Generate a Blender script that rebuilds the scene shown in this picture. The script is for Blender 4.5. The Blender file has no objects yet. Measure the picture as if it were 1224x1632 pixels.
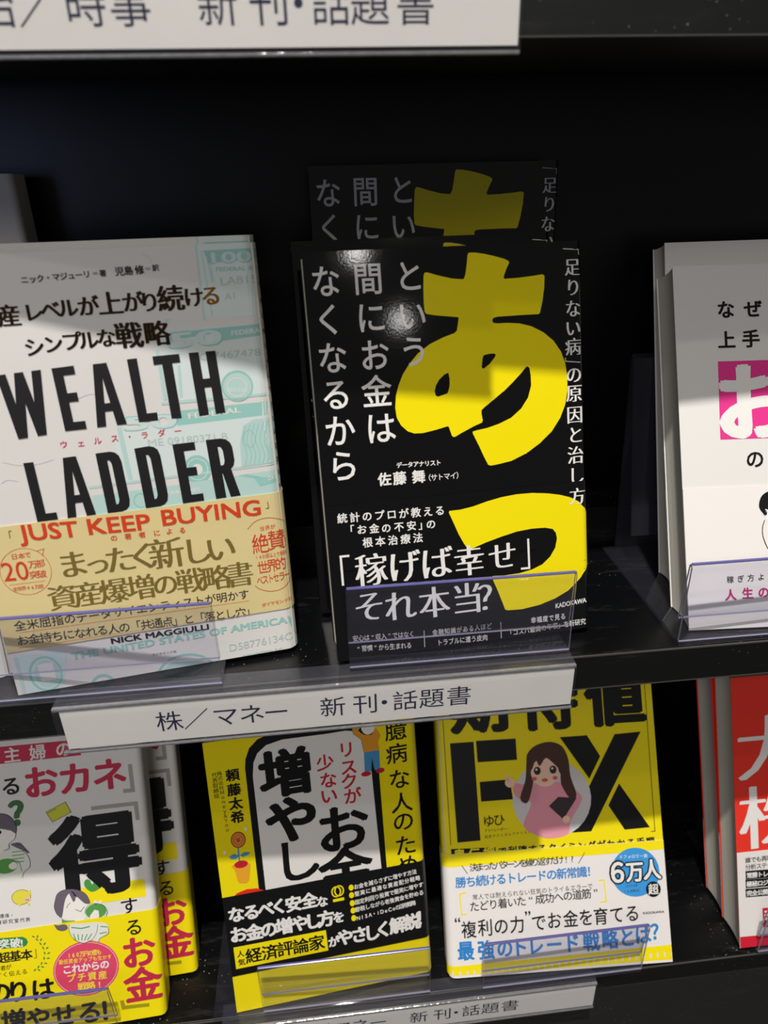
# -*- coding: utf-8 -*-
import bpy, math, random
from mathutils import Vector, Matrix
from mathutils.geometry import tessellate_polygon

SC = bpy.context.scene
COL = SC.collection
ZM = 1.15                      # height of the middle shelf above the floor (m)
def W3(x, y, z): return Vector((x/1000, y/1000, z/1000 + ZM))     # shelf millimetres -> world metres

# ------------------------------------------------------------------ camera
def make_camera():
    yaw, pitch, roll, fpx = 0.0937, 0.4576, -0.0238, 1120.35
    f = Vector((math.sin(yaw)*math.cos(pitch), math.cos(yaw)*math.cos(pitch), -math.sin(pitch)))
    r = Vector((math.cos(yaw), -math.sin(yaw), 0)); u = r.cross(f)
    c, s = math.cos(roll), math.sin(roll)
    r2 = c*r + s*u; u2 = -s*r + c*u
    cam = bpy.data.cameras.new('camera'); o = bpy.data.objects.new('camera', cam); COL.objects.link(o)
    M = Matrix((r2, u2, -f)).transposed().to_4x4(); M.translation = W3(-64.73, -267.39, 218.46)
    o.matrix_world = M
    cam.sensor_fit = 'VERTICAL'; cam.sensor_height = 36; cam.lens = fpx/1632*36; cam.clip_start = .01
    cam.dof.use_dof = True; cam.dof.focus_distance = .375; cam.dof.aperture_fstop = 9
    SC.camera = o
make_camera()

SC.cycles.transparent_max_bounces = 24
# ------------------------------------------------------------------ world, lights, exposure
SC.view_settings.view_transform = 'Standard'; SC.view_settings.look = 'None'
SC.view_settings.gamma = 1; SC.view_settings.use_curve_mapping = False
SC.view_settings.exposure = 0.0
wd = bpy.data.worlds.new('shop_air'); SC.world = wd; wd.use_nodes = True
wd.node_tree.nodes['Background'].inputs[0].default_value = (1, .96, .92, 1)
wd.node_tree.nodes['Background'].inputs[1].default_value = 0.11
def lamp(name, kind, loc, power, color=(1, 1, 1), size=.05, aim=None, spot=None, sy=None):
    l = bpy.data.lights.new(name, kind); l.energy = power; l.color = color
    o = bpy.data.objects.new(name, l); COL.objects.link(o); o.location = loc
    if kind == 'AREA':
        l.shape = 'RECTANGLE'; l.size = size; l.size_y = sy or size
    else: l.shadow_soft_size = size
    if spot: l.spot_size = spot; l.spot_blend = .6
    if aim: o.rotation_euler = (Vector(aim) - Vector(loc)).to_track_quat('-Z', 'Y').to_euler()
    return o
tgt = (0, .03, ZM)
lamp('key_downlight', 'SPOT', (-.10, -.562, 2.92), 138, (1, .965, .91), .022, aim=tgt, spot=.8)
lamp('second_downlight', 'SPOT', (-.15, -.87, 2.92), 9, (1, .965, .91), .02, aim=tgt, spot=.8)
lamp('fill_panel', 'AREA', (-1.3, -2.6, 2.92), 52, (1, .945, .885), 2.0, aim=(-1.3, -2.6, 0), sy=1.6)  # added soft fill from above the aisle, no such fixture in view
lamp('far_downlight', 'POINT', (.764, -3.09, 2.9), 2.4, (1, .97, .92), .05)
lamp('far_downlight', 'POINT', (1.265, -4.07, 2.9), 2.2, (1, .97, .92), .06)
lamp('blue_glow_light', 'AREA', (-1.5, -2.5, 1.45), 3, (.4, .55, 1), .7, aim=(0, .1, 1.3), sy=.9)  # unseen bluish source, added for the glow on the back panel

# ------------------------------------------------------------------ materials
def lin(h):
    h = h.lstrip('#'); v = [int(h[i:i+2], 16)/255 for i in (0, 2, 4)]
    return tuple(x/12.92 if x <= .04045 else ((x+.055)/1.055)**2.4 for x in v) + (1,)
MATS = {}
def mat(name, hexc, rough=.55, metal=0.0, spec=.5, noise=0.0, nscale=30, bump=0.0, bscale=200, coat=0.0, coatr=.05):
    if name in MATS: return MATS[name]
    m = bpy.data.materials.new(name); m.use_nodes = True; nt = m.node_tree; b = nt.nodes['Principled BSDF']
    b.inputs['Base Color'].default_value = lin(hexc); b.inputs['Roughness'].default_value = rough
    b.inputs['Metallic'].default_value = metal; b.inputs['Specular IOR Level'].default_value = spec
    b.inputs['Coat Weight'].default_value = coat; b.inputs['Coat Roughness'].default_value = coatr
    tc = nt.nodes.new('ShaderNodeTexCoord')
    if noise:
        n = nt.nodes.new('ShaderNodeTexNoise'); n.inputs['Scale'].default_value = nscale; n.inputs['Detail'].default_value = 4
        r = nt.nodes.new('ShaderNodeMapRange'); r.inputs['To Min'].default_value = 1-noise; r.inputs['To Max'].default_value = 1+noise*.4
        mx = nt.nodes.new('ShaderNodeMix'); mx.data_type = 'RGBA'; mx.blend_type = 'MULTIPLY'; mx.inputs[0].default_value = 1
        mx.inputs[6].default_value = lin(hexc)
        nt.links.new(tc.outputs['Object'], n.inputs['Vector']); nt.links.new(n.outputs['Fac'], r.inputs['Value'])
        nt.links.new(r.outputs['Result'], mx.inputs[7]); nt.links.new(mx.outputs[2], b.inputs['Base Color'])
    if bump:
        n2 = nt.nodes.new('ShaderNodeTexNoise'); n2.inputs['Scale'].default_value = bscale; n2.inputs['Detail'].default_value = 3
        bp = nt.nodes.new('ShaderNodeBump'); bp.inputs['Strength'].default_value = bump; bp.inputs['Distance'].default_value = .001
        nt.links.new(tc.outputs['Object'], n2.inputs['Vector']); nt.links.new(n2.outputs['Fac'], bp.inputs['Height']); nt.links.new(bp.outputs['Normal'], b.inputs['Normal'])
    MATS[name] = m; return m
def dusty(name, hexc, rough, dust=.5, spec=.5):
    """black lacquered board: fine dust specks and faint scuffs"""
    m = bpy.data.materials.new(name); m.use_nodes = True; nt = m.node_tree; b = nt.nodes['Principled BSDF']
    tc = nt.nodes.new('ShaderNodeTexCoord')
    v = nt.nodes.new('ShaderNodeTexVoronoi'); v.inputs['Scale'].default_value = 330; v.inputs['Randomness'].default_value = 1
    n = nt.nodes.new('ShaderNodeTexNoise'); n.inputs['Scale'].default_value = 22; n.inputs['Detail'].default_value = 5
    c1 = nt.nodes.new('ShaderNodeMapRange'); c1.inputs['From Min'].default_value = .13; c1.inputs['From Max'].default_value = .05
    c2 = nt.nodes.new('ShaderNodeMapRange'); c2.inputs['From Min'].default_value = .50; c2.inputs['From Max'].default_value = .62
    mu = nt.nodes.new('ShaderNodeMath'); mu.operation = 'MULTIPLY'
    sc = nt.nodes.new('ShaderNodeTexNoise'); sc.inputs['Scale'].default_value = 60; sc.inputs['Detail'].default_value = 6; sc.inputs['Roughness'].default_value = .8
    mp = nt.nodes.new('ShaderNodeMapping'); mp.inputs['Scale'].default_value = (.25, 1.6, 1.6); mp.inputs['Rotation'].default_value = (0, 0, .25)
    c3 = nt.nodes.new('ShaderNodeMapRange'); c3.inputs['From Min'].default_value = .55; c3.inputs['From Max'].default_value = .85; c3.inputs['To Max'].default_value = .10*dust
    ad = nt.nodes.new('ShaderNodeMath'); ad.operation = 'MULTIPLY_ADD'; ad.inputs[1].default_value = dust
    mx = nt.nodes.new('ShaderNodeMix'); mx.data_type = 'RGBA'; mx.inputs[6].default_value = lin(hexc); mx.inputs[7].default_value = lin('#b9b6b0')
    L = nt.links.new
    L(tc.outputs['Object'], v.inputs['Vector']); L(tc.outputs['Object'], n.inputs['Vector']); L(tc.outputs['Object'], mp.inputs['Vector']); L(mp.outputs['Vector'], sc.inputs['Vector'])
    L(v.outputs['Distance'], c1.inputs['Value']); L(n.outputs['Fac'], c2.inputs['Value']); L(c1.outputs[0], mu.inputs[0]); L(c2.outputs[0], mu.inputs[1])
    L(sc.outputs['Fac'], c3.inputs['Value']); L(mu.outputs[0], ad.inputs[0]); L(c3.outputs[0], ad.inputs[2]); L(ad.outputs[0], mx.inputs[0]); L(mx.outputs[2], b.inputs['Base Color'])
    b.inputs['Roughness'].default_value = rough; b.inputs['Specular IOR Level'].default_value = spec
    return m
def acrylic(name, tint, refl=1.0, rough=.02, ior=1.49, haze=.012):
    """thin clear sheet: tinted see-through plus Fresnel mirror"""
    m = bpy.data.materials.new(name); m.use_nodes = True; nt = m.node_tree; nt.nodes.clear()
    t = nt.nodes.new('ShaderNodeBsdfTransparent'); t.inputs[0].default_value = tint + (1,)
    g = nt.nodes.new('ShaderNodeBsdfGlossy'); g.inputs['Roughness'].default_value = rough; g.inputs[0].default_value = (refl, refl, refl, 1)
    f = nt.nodes.new('ShaderNodeFresnel'); f.inputs[0].default_value = ior
    d = nt.nodes.new('ShaderNodeBsdfDiffuse'); d.inputs[0].default_value = (.6, .6, .75, 1)
    s2 = nt.nodes.new('ShaderNodeMixShader'); s2.inputs[0].default_value = haze
    s = nt.nodes.new('ShaderNodeMixShader'); o = nt.nodes.new('ShaderNodeOutputMaterial')
    L = nt.links.new
    L(t.outputs[0], s2.inputs[1]); L(d.outputs[0], s2.inputs[2]); ge = nt.nodes.new('ShaderNodeNewGeometry'); su = nt.nodes.new('ShaderNodeMath'); su.operation = 'SUBTRACT'; su.inputs[0].default_value = 1; mu = nt.nodes.new('ShaderNodeMath'); mu.operation = 'MULTIPLY'
    L(ge.outputs['Backfacing'], su.inputs[1]); L(su.outputs[0], mu.inputs[0]); L(f.outputs[0], mu.inputs[1]); L(mu.outputs[0], s.inputs[0]); L(s2.outputs[0], s.inputs[1]); L(g.outputs[0], s.inputs[2]); L(s.outputs[0], o.inputs[0])
    return m
ACR = acrylic('clear_acrylic', (.955, .955, .975)); ACB = acrylic('clear_base', (.9, .9, .92))
EDG = mat('acrylic_edge', '#625f9c', .2, 0, .6); EDL = mat('acrylic_cut_edge', '#8c8ba3', .3, 0, .6)
BLK = dusty('black_board', '#08090b', .30, 1.0)
BKP = mat('black_back_panel', '#07080b', .33, 0, .45, .3, 6, .03, 40)
HEM = dusty('black_front_edge', '#151616', .42, .6)
PLI = dusty('plinth_grey', '#2a2a29', .5, .5)
MET = mat('worn_edge', '#6f6d69', .35, .6)
PAGES = None
def page_mat():
    m = bpy.data.materials.new('page_edges'); m.use_nodes = True; nt = m.node_tree; b = nt.nodes['Principled BSDF']
    tc = nt.nodes.new('ShaderNodeTexCoord'); mp = nt.nodes.new('ShaderNodeMapping'); mp.inputs['Scale'].default_value = (1, 2600, 6)
    n = nt.nodes.new('ShaderNodeTexNoise'); n.inputs['Scale'].default_value = 1; n.inputs['Detail'].default_value = 3
    r = nt.nodes.new('ShaderNodeMix'); r.data_type = 'RGBA'; r.inputs[6].default_value = lin('#a9a597'); r.inputs[7].default_value = lin('#e8e4d6')
    L = nt.links.new
    L(tc.outputs['Object'], mp.inputs['Vector']); L(mp.outputs[0], n.inputs['Vector']); L(n.outputs['Fac'], r.inputs[0]); L(r.outputs[2], b.inputs['Base Color'])
    b.inputs['Roughness'].default_value = .8
    return m
PAGES = page_mat()
INK = dict(k='#0d0d0e', kg='#201e20', white='#efece8', paper='#e9e5e0', paper2='#e6e8de', yel='#fbe70a', yel2='#fbe24a', red='#d8233a', red2='#de4420', red3='#c2202c', redo='#e8301c',
  crim='#c3284a', pink='#e8368f', magenta='#c01d72', teal='#9acfc7', teal_pale='#c0dfd9', teal_mid='#9fd3ca', teal_light='#d6e8e4', teal_light2='#d3e7e3', teal_wash='#e0ebe8', teal_grey='#bccfca', vein='#d9d5d0',
  gold='#7f6c33', ink='#2a2531', grey='#a9a39c', green='#3d6f3a', green2='#4c9a43', green3='#5aa04c', green4='#2f8a43', olive='#cfd23a', oliv2='#a39a12', brown='#5a4a3a', hair='#6d6270', skinw='#f3efe8',
  pigy='#e9dc4a', pigp='#f2c9a0', rose='#e0476b', brown2='#9a4c1c', coin='#e08a3a', blue2='#4b93c4', pot='#f2a92e', orange='#e39a2a', blue='#2f86cf', sky='#3f9be0', greyw='#d6d2d2', hoodie='#e99aa8', hairb='#4a2f28',
  skin2='#f7cdb6', skin='#f4efe9', eye='#2f2a20', blush='#e0604a', tablet='#3a3034')
def inkm(c, gloss):
    key = 'ink_%s_%s' % (c, gloss)
    if c == 'foil': return mat(key, '#4a3826', .22, .85)
    if c == 'gold_foil': return mat(key, '#c8862c', .22, .85)  # brighter copy of the foil, its golden reflection put into the colour
    if gloss: return mat(key, INK[c], .08, 0, .45, 0, 1, .010, 1000)
    if c == 'kg': return mat(key, INK[c], .5, 0, .4, .45, 1500)
    return mat(key, INK[c], .5, 0, .35)

# ------------------------------------------------------------------ mesh helpers
def tag(o, label=None, cat=None, group=None, kind=None):
    for k, v in (('label', label), ('category', cat), ('group', group), ('kind', kind)):
        if v: o[k] = v
    return o
def empty(name, M, label, cat, group=None):
    o = bpy.data.objects.new(name, None); COL.objects.link(o); o.empty_display_size = .02; o.matrix_world = M
    return tag(o, label, cat, group)
class MB:
    def __init__(s): s.v = []; s.f = []; s.m = []; s.mats = []
    def mi(s, m):
        if m not in s.mats: s.mats.append(m)
        return s.mats.index(m)
    def add(s, vs, fs, m):
        o = len(s.v); i = s.mi(m); s.v += [tuple(v) for v in vs]; s.f += [tuple(a+o for a in f) for f in fs]; s.m += [i]*len(fs)
    def box(s, a, b, m):
        x0, y0, z0 = a; x1, y1, z1 = b
        s.add([(x0,y0,z0),(x1,y0,z0),(x1,y1,z0),(x0,y1,z0),(x0,y0,z1),(x1,y0,z1),(x1,y1,z1),(x0,y1,z1)],
              [(0,3,2,1),(4,5,6,7),(0,1,5,4),(1,2,6,5),(2,3,7,6),(3,0,4,7)], m)
    def build(s, name, parent=None, scale=.001, bevel=0, smooth=False):
        me = bpy.data.meshes.new(name); me.from_pydata([(x*scale, y*scale, z*scale) for x, y, z in s.v], [], s.f)
        for m in s.mats: me.materials.append(m)
        me.polygons.foreach_set('material_index', s.m)
        if smooth: me.polygons.foreach_set('use_smooth', [True]*len(s.f))
        me.update()
        o = bpy.data.objects.new(name, me); COL.objects.link(o)
        if parent: o.parent = parent
        if bevel:
            b = o.modifiers.new('bevel', 'BEVEL'); b.width = bevel; b.segments = 2; b.limit_method = 'ANGLE'
        return o
def extrude_profile(pts, x0, x1, th, m, edge=None):
    """sheet of thickness th following the open (y,z) polyline pts, from x0 to x1 (mm)"""
    n = len(pts); out = []
    for i in range(n):
        a = Vector(pts[max(i-1, 0)]); b = Vector(pts[i]); c = Vector(pts[min(i+1, n-1)])
        d1 = (b-a).normalized() if i else (c-b).normalized(); d2 = (c-b).normalized() if i < n-1 else d1
        nn = Vector((-(d1+d2).y, (d1+d2).x)); nn = nn.normalized() if nn.length > 1e-6 else Vector((-d1.y, d1.x))
        k = max(.35, nn.dot(Vector((-d1.y, d1.x)))); out.append((b + nn*th/2/k, b - nn*th/2/k))
    mb = MB(); e = edge or m
    V = [];
    for x in (x0, x1):
        for p, q_ in out: V.append((x, p.x, p.y)); V.append((x, q_.x, q_.y))
    N = 2*n
    F = [];FE = []
    for i in range(n-1):
        F += [(2*i, 2*i+2, N+2*i+2, N+2*i), (2*i+1, N+2*i+1, N+2*i+3, 2*i+3)]
        FE += [(2*i, 2*i+1, 2*i+3, 2*i+2), (N+2*i, N+2*i+2, N+2*i+3, N+2*i+1)]
    FE += [(0, N, N+1, 1), (N-2, N-1, 2*N-1, 2*N-2)]
    mb.add(V, F, m); mb.add(V, FE, e)
    return mb

# ------------------------------------------------------------------ glyphs
GC = {}
def glyph(ch):
    if ch in GC: return GC[ch]
    c = bpy.data.curves.new('t', 'FONT'); c.body = ch; c.size = 1; c.resolution_u = 3; c.fill_mode = 'BOTH'
    r = {}
    for key, off in (('n', 0.0), ('t', -.014)):
        c.offset = off
        o = bpy.data.objects.new('t', c); COL.objects.link(o)
        dg = bpy.context.evaluated_depsgraph_get(); dg.update()
        me = bpy.data.meshes.new_from_object(o.evaluated_get(dg))
        r[key] = ([(v.co.x, v.co.y) for v in me.vertices], [tuple(p.vertices) for p in me.polygons])
        bpy.data.objects.remove(o); bpy.data.meshes.remove(me)
    bpy.data.curves.remove(c)
    GC[ch] = r; return r
ring = lambda rx, ry, n, ph=.4: [(rx*math.cos(ph+k*2*math.pi/n), ry*math.sin(ph+k*2*math.pi/n)) for k in range(n)]
ST = {'n': ('n', [(0, 0)]), 'm': ('n', ring(.012, .011, 3)), 'b': ('n', ring(.026, .021, 4, .7)), 'B': ('n', ring(.036, .028, 5) + [(0, 0)]),
      'X': ('n', ring(.048, .034, 7) + [(0, 0)]), 'XX': ('n', ring(.11, .09, 10) + ring(.05, .05, 4)), 'XL': ('n', ring(.058, .048, 8) + [(0, 0)]),
      'M': ('t', [(-.034, -.004), (-.017, .004), (0, -.003), (.017, .004), (.034, 0)]), 'MB': ('n', [(-.034, -.008), (-.017, .008), (0, -.008), (.017, .008), (.034, 0)])}

# ------------------------------------------------------------------ books
ART = {
'A': [
["j","p","banknote_print","teal_wash",1,[[106.12,190.37,130.75,190.52,128.33,160.66,88.82,160.74,88.9,161.25,105.56,161.41]]],
["j","l","banknote_print","teal_pale",2,0.77,[105.87,190.38,105.38,160.12],0],
["j","l","banknote_print","teal_pale",2,0.51,[107.79,187.59,108.73,161.46],0],
["j","p","banknote_print","teal_mid",2,[[108.55,187.56,131.12,187.66,130.9,183.76,127.83,183.4,109.94,182.54]]],
["j","w","banknote_print","teal","B",2,"100",111.14,184.62,127.69,184.52,4.57],
["j","w","banknote_print","teal_light","b",3,"100",111.55,184.6,127.32,184.54,3.97],
["j","w","banknote_print","teal_mid","b",3,"FEDERAL RES",112.72,180.05,130.62,179.82,1.51],
["j","w","banknote_print","teal_grey","n",3,"LA8151",113.94,175.29,130.96,175.62,3.14],
["j","w","banknote_print","teal_grey","n",3,"A1",114.73,169.1,119.01,169.36,2.81],
["j","l","banknote_print","teal_mid",3,0.3,[109.42,183.31,110.66,183.35],0],
["j","l","banknote_print","teal_mid",3,0.3,[109.49,182.61,110.74,182.65],0],
["j","l","banknote_print","teal_mid",3,0.3,[109.56,181.91,110.81,181.95],0],
["j","l","banknote_print","teal_mid",3,0.3,[109.64,181.21,110.88,181.24],0],
["j","l","banknote_print","teal_mid",3,0.3,[109.71,180.5,110.96,180.54],0],
["j","l","banknote_print","teal_mid",3,0.3,[109.78,179.8,111.03,179.83],0],
["j","l","banknote_print","teal_mid",3,0.3,[109.85,179.09,111.1,179.13],0],
["j","l","banknote_print","teal_mid",3,0.3,[109.93,178.39,111.18,178.42],0],
["j","l","banknote_print","teal_mid",3,0.3,[110.0,177.68,111.25,177.71],0],
["j","l","banknote_print","teal_mid",3,0.3,[110.07,176.97,111.33,177.0],0],
["j","l","banknote_print","teal_mid",3,0.3,[110.14,176.26,111.4,176.29],0],
["j","l","banknote_print","teal_mid",3,0.3,[110.22,175.54,111.47,175.58],0],
["j","l","banknote_print","teal_pale",2,1.06,[89.39,161.12,128.39,161.19],0],
["j"],
["j","p","banknote_print","teal_wash",1,[[88.4,157.93,128.44,157.74,129.87,127.36,86.37,126.74,84.12,150.15]]],
["j","p","banknote_print","teal_mid",2,[[90.44,156.06,128.38,157.21,128.4,152.38,111.14,151.26,109.43,154.58,91.07,153.3]]],
["j","w","banknote_print","teal","B",2,"50",90.23,152.84,111.64,153.09,6.54],
["j","w","banknote_print","teal_light","B",3,"50",90.84,152.79,110.95,153.14,5.65],
["j","w","banknote_print","white","b",3,"FEDERAL",115.82,154.22,129.46,154.62,1.91],
["j","w","banknote_print","teal_grey","n",3,"C 7467478",101.27,145.33,127.08,145.43,2.95],
["j","e","banknote_print","teal_mid",3,115.54,131.78,6.83,6.74,0.8],
["j","e","banknote_print","teal_pale",2,115.54,131.78,5.9,5.74,0],
["j","e","banknote_print","white",3,115.31,131.25,4.37,4.09,0.32],
["j","l","banknote_print","white",4,0.27,[111.9,131.28,111.88,129.33],0],
["j","l","banknote_print","white",4,0.27,[112.99,131.18,112.97,129.22],0],
["j","l","banknote_print","white",4,0.27,[114.08,131.08,114.06,129.12],0],
["j","l","banknote_print","white",4,0.27,[115.17,130.98,115.15,129.02],0],
["j","l","banknote_print","white",4,0.27,[116.26,130.88,116.25,128.92],0],
["j","l","banknote_print","white",4,0.27,[117.36,130.78,117.35,128.82],0],
["j","l","banknote_print","white",4,0.27,[118.46,130.68,118.45,128.71],0],
["j","l","banknote_print","teal_pale",2,1.54,[84.55,149.59,84.77,128.56],0],
["j","l","banknote_print","teal_pale",2,1.29,[92.39,142.57,91.51,129.02],0],
["j","p","banknote_print","teal_pale",2,[[82.82,127.92,129.62,127.67,129.77,126.41,82.88,126.53]]],
["j"],
["j","p","banknote_print","teal_wash",1,[[62.25,117.54,72.22,117.6,130.1,124.09,130.04,95.9,76.15,94.69,59.92,94.38]]],
["j","p","banknote_print","teal_mid",2,[[88.56,123.47,130.08,123.92,129.73,117.91,115.8,117.6,88.17,117.04]]],
["j","w","banknote_print","white","b",3,"FEDERAL",93.3,120.74,115.68,121.33,2.35],
["j","w","banknote_print","teal","B",2,"50",66.81,119.84,87.96,119.32,6.06],
["j","w","banknote_print","teal_light","B",3,"50",67.32,119.79,87.43,119.37,5.29],
["j","w","banknote_print","teal_grey","n",3,"ME 09180371 B",74.86,110.77,108.72,110.2,3.12],
["j","p","banknote_print","teal_pale",2,[[115.94,114.07,120.74,116.46,131.31,116.54,130.62,95.83,113.18,95.5,113.59,106.15]]],
["j","l","banknote_print","teal_mid",3,0.36,[117.06,113.95,116.44,112.4,115.77,110.85,115.21,109.3,114.91,107.77,115.05,106.23,115.5,104.7,115.97,103.19,116.2,101.72,116.07,100.3,115.75,98.92,115.34,97.56,114.98,96.19],0],
["j","l","banknote_print","teal_mid",3,0.36,[119.01,114.21,118.38,112.53,117.7,110.85,117.12,109.18,116.82,107.56,116.96,105.98,117.41,104.44,117.89,102.95,118.12,101.5,118.0,100.12,117.68,98.8,117.29,97.5,116.94,96.19],0],
["j","l","banknote_print","teal_mid",3,0.36,[120.97,114.47,120.33,112.66,119.63,110.84,119.04,109.05,118.73,107.34,118.87,105.73,119.32,104.18,119.81,102.7,120.05,101.28,119.93,99.94,119.63,98.68,119.24,97.45,118.9,96.2],0],
["j","l","banknote_print","teal_mid",3,0.36,[122.93,114.73,122.28,112.79,121.57,110.84,120.97,108.93,120.65,107.13,120.79,105.48,121.25,103.92,121.74,102.45,121.98,101.05,121.88,99.75,121.58,98.55,121.2,97.39,120.87,96.21],0],
["j","l","banknote_print","teal_mid",3,0.36,[124.9,114.99,124.23,112.93,123.51,110.83,122.9,108.8,122.58,106.92,122.71,105.22,123.17,103.66,123.67,102.2,123.92,100.83,123.82,99.57,123.53,98.43,123.17,97.33,122.84,96.21],0],
["j","l","banknote_print","teal_mid",3,0.36,[126.87,115.25,126.19,113.06,125.46,110.83,124.84,108.67,124.51,106.71,124.64,104.97,125.11,103.4,125.61,101.95,125.87,100.61,125.78,99.39,125.49,98.3,125.14,97.28,124.82,96.22],0],
["j","e","banknote_print","teal_mid",3,118.07,108.01,2.7,4.06,0.41],
["j","e","banknote_print","teal_mid",2,93.81,96.65,5.93,6.53,0],
["j","e","banknote_print","white",3,93.81,96.65,4.61,5.01,0.32],
["j","e","banknote_print","white",3,93.81,96.65,2.19,2.57,0],
["j","l","banknote_print","teal_pale",2,2.06,[64.23,118.81,65.1,95.34],0],
["j","p","banknote_print","teal_pale",2,[[47.49,94.66,76.1,95.14,129.99,95.42,129.92,94.7,47.8,93.45]]],
["j"],
["j","p","banknote_print","teal_pale",2,[[48.32,90.47,76.06,90.56,130.4,92.51,130.66,81.69,84.92,79.14,47.61,80.52]]],
["j","p","banknote_print","teal_mid",3,[[118.25,89.43,130.01,89.81,130.28,86.7,120.14,85.52]]],
["j","w","banknote_print","white","b",3,"ONE",124.01,88.71,129.31,88.79,1.7],
["j","w","banknote_print","white","b",3,"FEDERAL RES",76.7,87.49,93.39,87.43,1.42],
["j","e","banknote_print","teal_mid",3,67.84,85.52,3.2,3.51,0.65],
["j","l","banknote_print","teal_mid",3,0.33,[111.55,91.48,112.42,91.57,113.3,91.68,114.17,91.74,115.03,91.66,115.86,91.38,116.68,90.96,117.5,90.48,118.32,90.03],0],
["j","l","banknote_print","teal_mid",3,0.34,[112.77,91.09,113.64,91.17,114.52,91.29,115.39,91.35,116.25,91.26,117.09,90.98,117.91,90.56,118.73,90.09,119.55,89.64],0],
["j","l","banknote_print","teal_mid",3,0.34,[113.99,90.69,114.87,90.78,115.75,90.89,116.62,90.95,117.48,90.87,118.32,90.59,119.15,90.17,119.97,89.69,120.79,89.24],0],
["j","l","banknote_print","teal_mid",3,0.34,[115.21,90.3,116.09,90.38,116.98,90.5,117.85,90.56,118.71,90.47,119.56,90.19,120.38,89.77,121.21,89.29,122.03,88.84],0],
["j","l","banknote_print","teal_mid",3,0.34,[116.44,89.9,117.32,89.99,118.21,90.1,119.09,90.16,119.95,90.08,120.79,89.79,121.62,89.37,122.45,88.89,123.27,88.44],0],
["j","l","banknote_print","teal_mid",3,0.34,[117.67,89.51,118.56,89.59,119.44,89.7,120.32,89.76,121.19,89.68,122.03,89.4,122.87,88.97,123.69,88.49,124.52,88.04],0],
["j","l","banknote_print","teal_mid",3,0.34,[118.91,89.11,119.79,89.19,120.68,89.31,121.56,89.36,122.43,89.28,123.28,89.0,124.11,88.57,124.94,88.09,125.77,87.64],0],
["j","l","banknote_print","teal_mid",3,0.34,[120.15,88.71,121.03,88.79,121.92,88.91,122.8,88.96,123.67,88.88,124.52,88.6,125.36,88.17,126.19,87.69,127.03,87.23],0],
["j"],
["j","l","marble_vein","vein",2,0.29,[16.34,109.23,17.81,108.67,19.25,108.07,20.74,107.54,22.33,107.14,24.12,106.89,26.03,106.76,27.96,106.74,29.77,106.8,31.42,107.0,32.99,107.31,34.52,107.68,36.07,108.02],0],
["j"],
["j","l","marble_vein","vein",2,0.29,[84.4,187.47,85.13,187.09,85.89,186.73,86.59,186.34,87.12,185.88,87.42,185.33,87.56,184.7,87.63,184.05,87.73,183.41],0],
["j"],
["j","l","marble_vein","vein",2,0.29,[49.72,132.27,51.11,132.74,52.54,133.24,53.89,133.67,55.05,133.91,55.95,133.88,56.65,133.66,57.28,133.36,57.94,133.1],0],
["j"],
["j","l","marble_vein","vein",2,0.28,[13.91,100.07,14.58,100.46,15.23,100.89,15.91,101.24,16.67,101.41,17.54,101.32,18.49,101.04,19.48,100.69,20.44,100.37],0],
["j","w","banknote_print","teal_mid","B",3,"THE UNITED STATES OF AMERICA",25.94,15.28,125.63,16.16,3.49],
["j","w","banknote_print","teal_grey","n",3,"D58776134C",96.66,5.85,127.13,6.84,3.84],
["j","w","banknote_print","teal_mid","m",3,"WASHINGTON, D.C.",102.16,-0.02,122.13,0.37,1.84],
["j","l","banknote_print","teal_mid",3,0.92,[126.42,17.77,126.74,16.41,127.04,15.01,127.38,13.69,127.81,12.57,128.38,11.73,129.05,11.09,129.75,10.54,130.44,9.94],0],
["j","l","banknote_print","teal_mid",3,0.92,[127.29,16.91,127.54,15.57,127.77,14.19,128.04,12.88,128.37,11.75,128.8,10.89,129.3,10.21,129.83,9.6,130.34,8.96],0],
["j","l","banknote_print","teal_mid",3,0.92,[128.15,16.05,128.34,14.72,128.51,13.36,128.7,12.06,128.93,10.94,129.22,10.04,129.56,9.32,129.91,8.66,130.25,7.97],0],
["j","l","banknote_print","teal_mid",3,0.92,[129.02,15.18,129.14,13.87,129.25,12.53,129.36,11.25,129.49,10.12,129.65,9.2,129.81,8.43,129.99,7.72,130.16,6.98],0],
["j","l","banknote_print","teal_mid",3,1.24,[127.83,6.13,129.77,2.87,130.83,0.49],0],
["j","p","banknote_print","teal_light2",1,[[3.37,20.1,23.28,18.82,23.86,16.03,19.94,1.14,14.74,-2.59,4.88,-1.84]]],
["j","e","banknote_print","teal_mid",2,13.59,8.65,7.16,9.14,1.04],
["j","e","banknote_print","teal_pale",2,14.12,8.54,5.31,7.19,0],
["j","w","banknote_print","white","B",4,"1",12.39,9.57,16.23,9.46,8.48],
["j","l","banknote_print","teal_pale",2,1.55,[2.72,19.57,2.77,-1.38],0],
["j","e","banknote_print","teal_mid",3,36.92,-2.46,5.56,6.09,1.36],
["j","e","banknote_print","teal_mid",2,74.84,-4.16,13.84,11.13,1.15],
["j","e","banknote_print","teal_pale",2,74.84,-4.16,11.19,8.7,0],
["j","w","publisher_lettering","k","n",4,"ダイヤモンド社",60.72,9.28,71.92,9.01,1.35],
["j","w","author_lettering","k","B",4,"NICK MAGGIULLI",44.19,19.8,88.31,19.19,2.78],
["j","r","author_lettering","k","b",4,"ニック・マジューリ",39.36,180.03,62.32,180.89,3.04,3.04],
["j","r","author_lettering","k","n",4,"＝",65.62,181.01,65.62,181.01,2.5,2.5],
["j","r","author_lettering","k","n",4,"＝",85.86,181.69,85.86,181.69,2.53,2.53],
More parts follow.
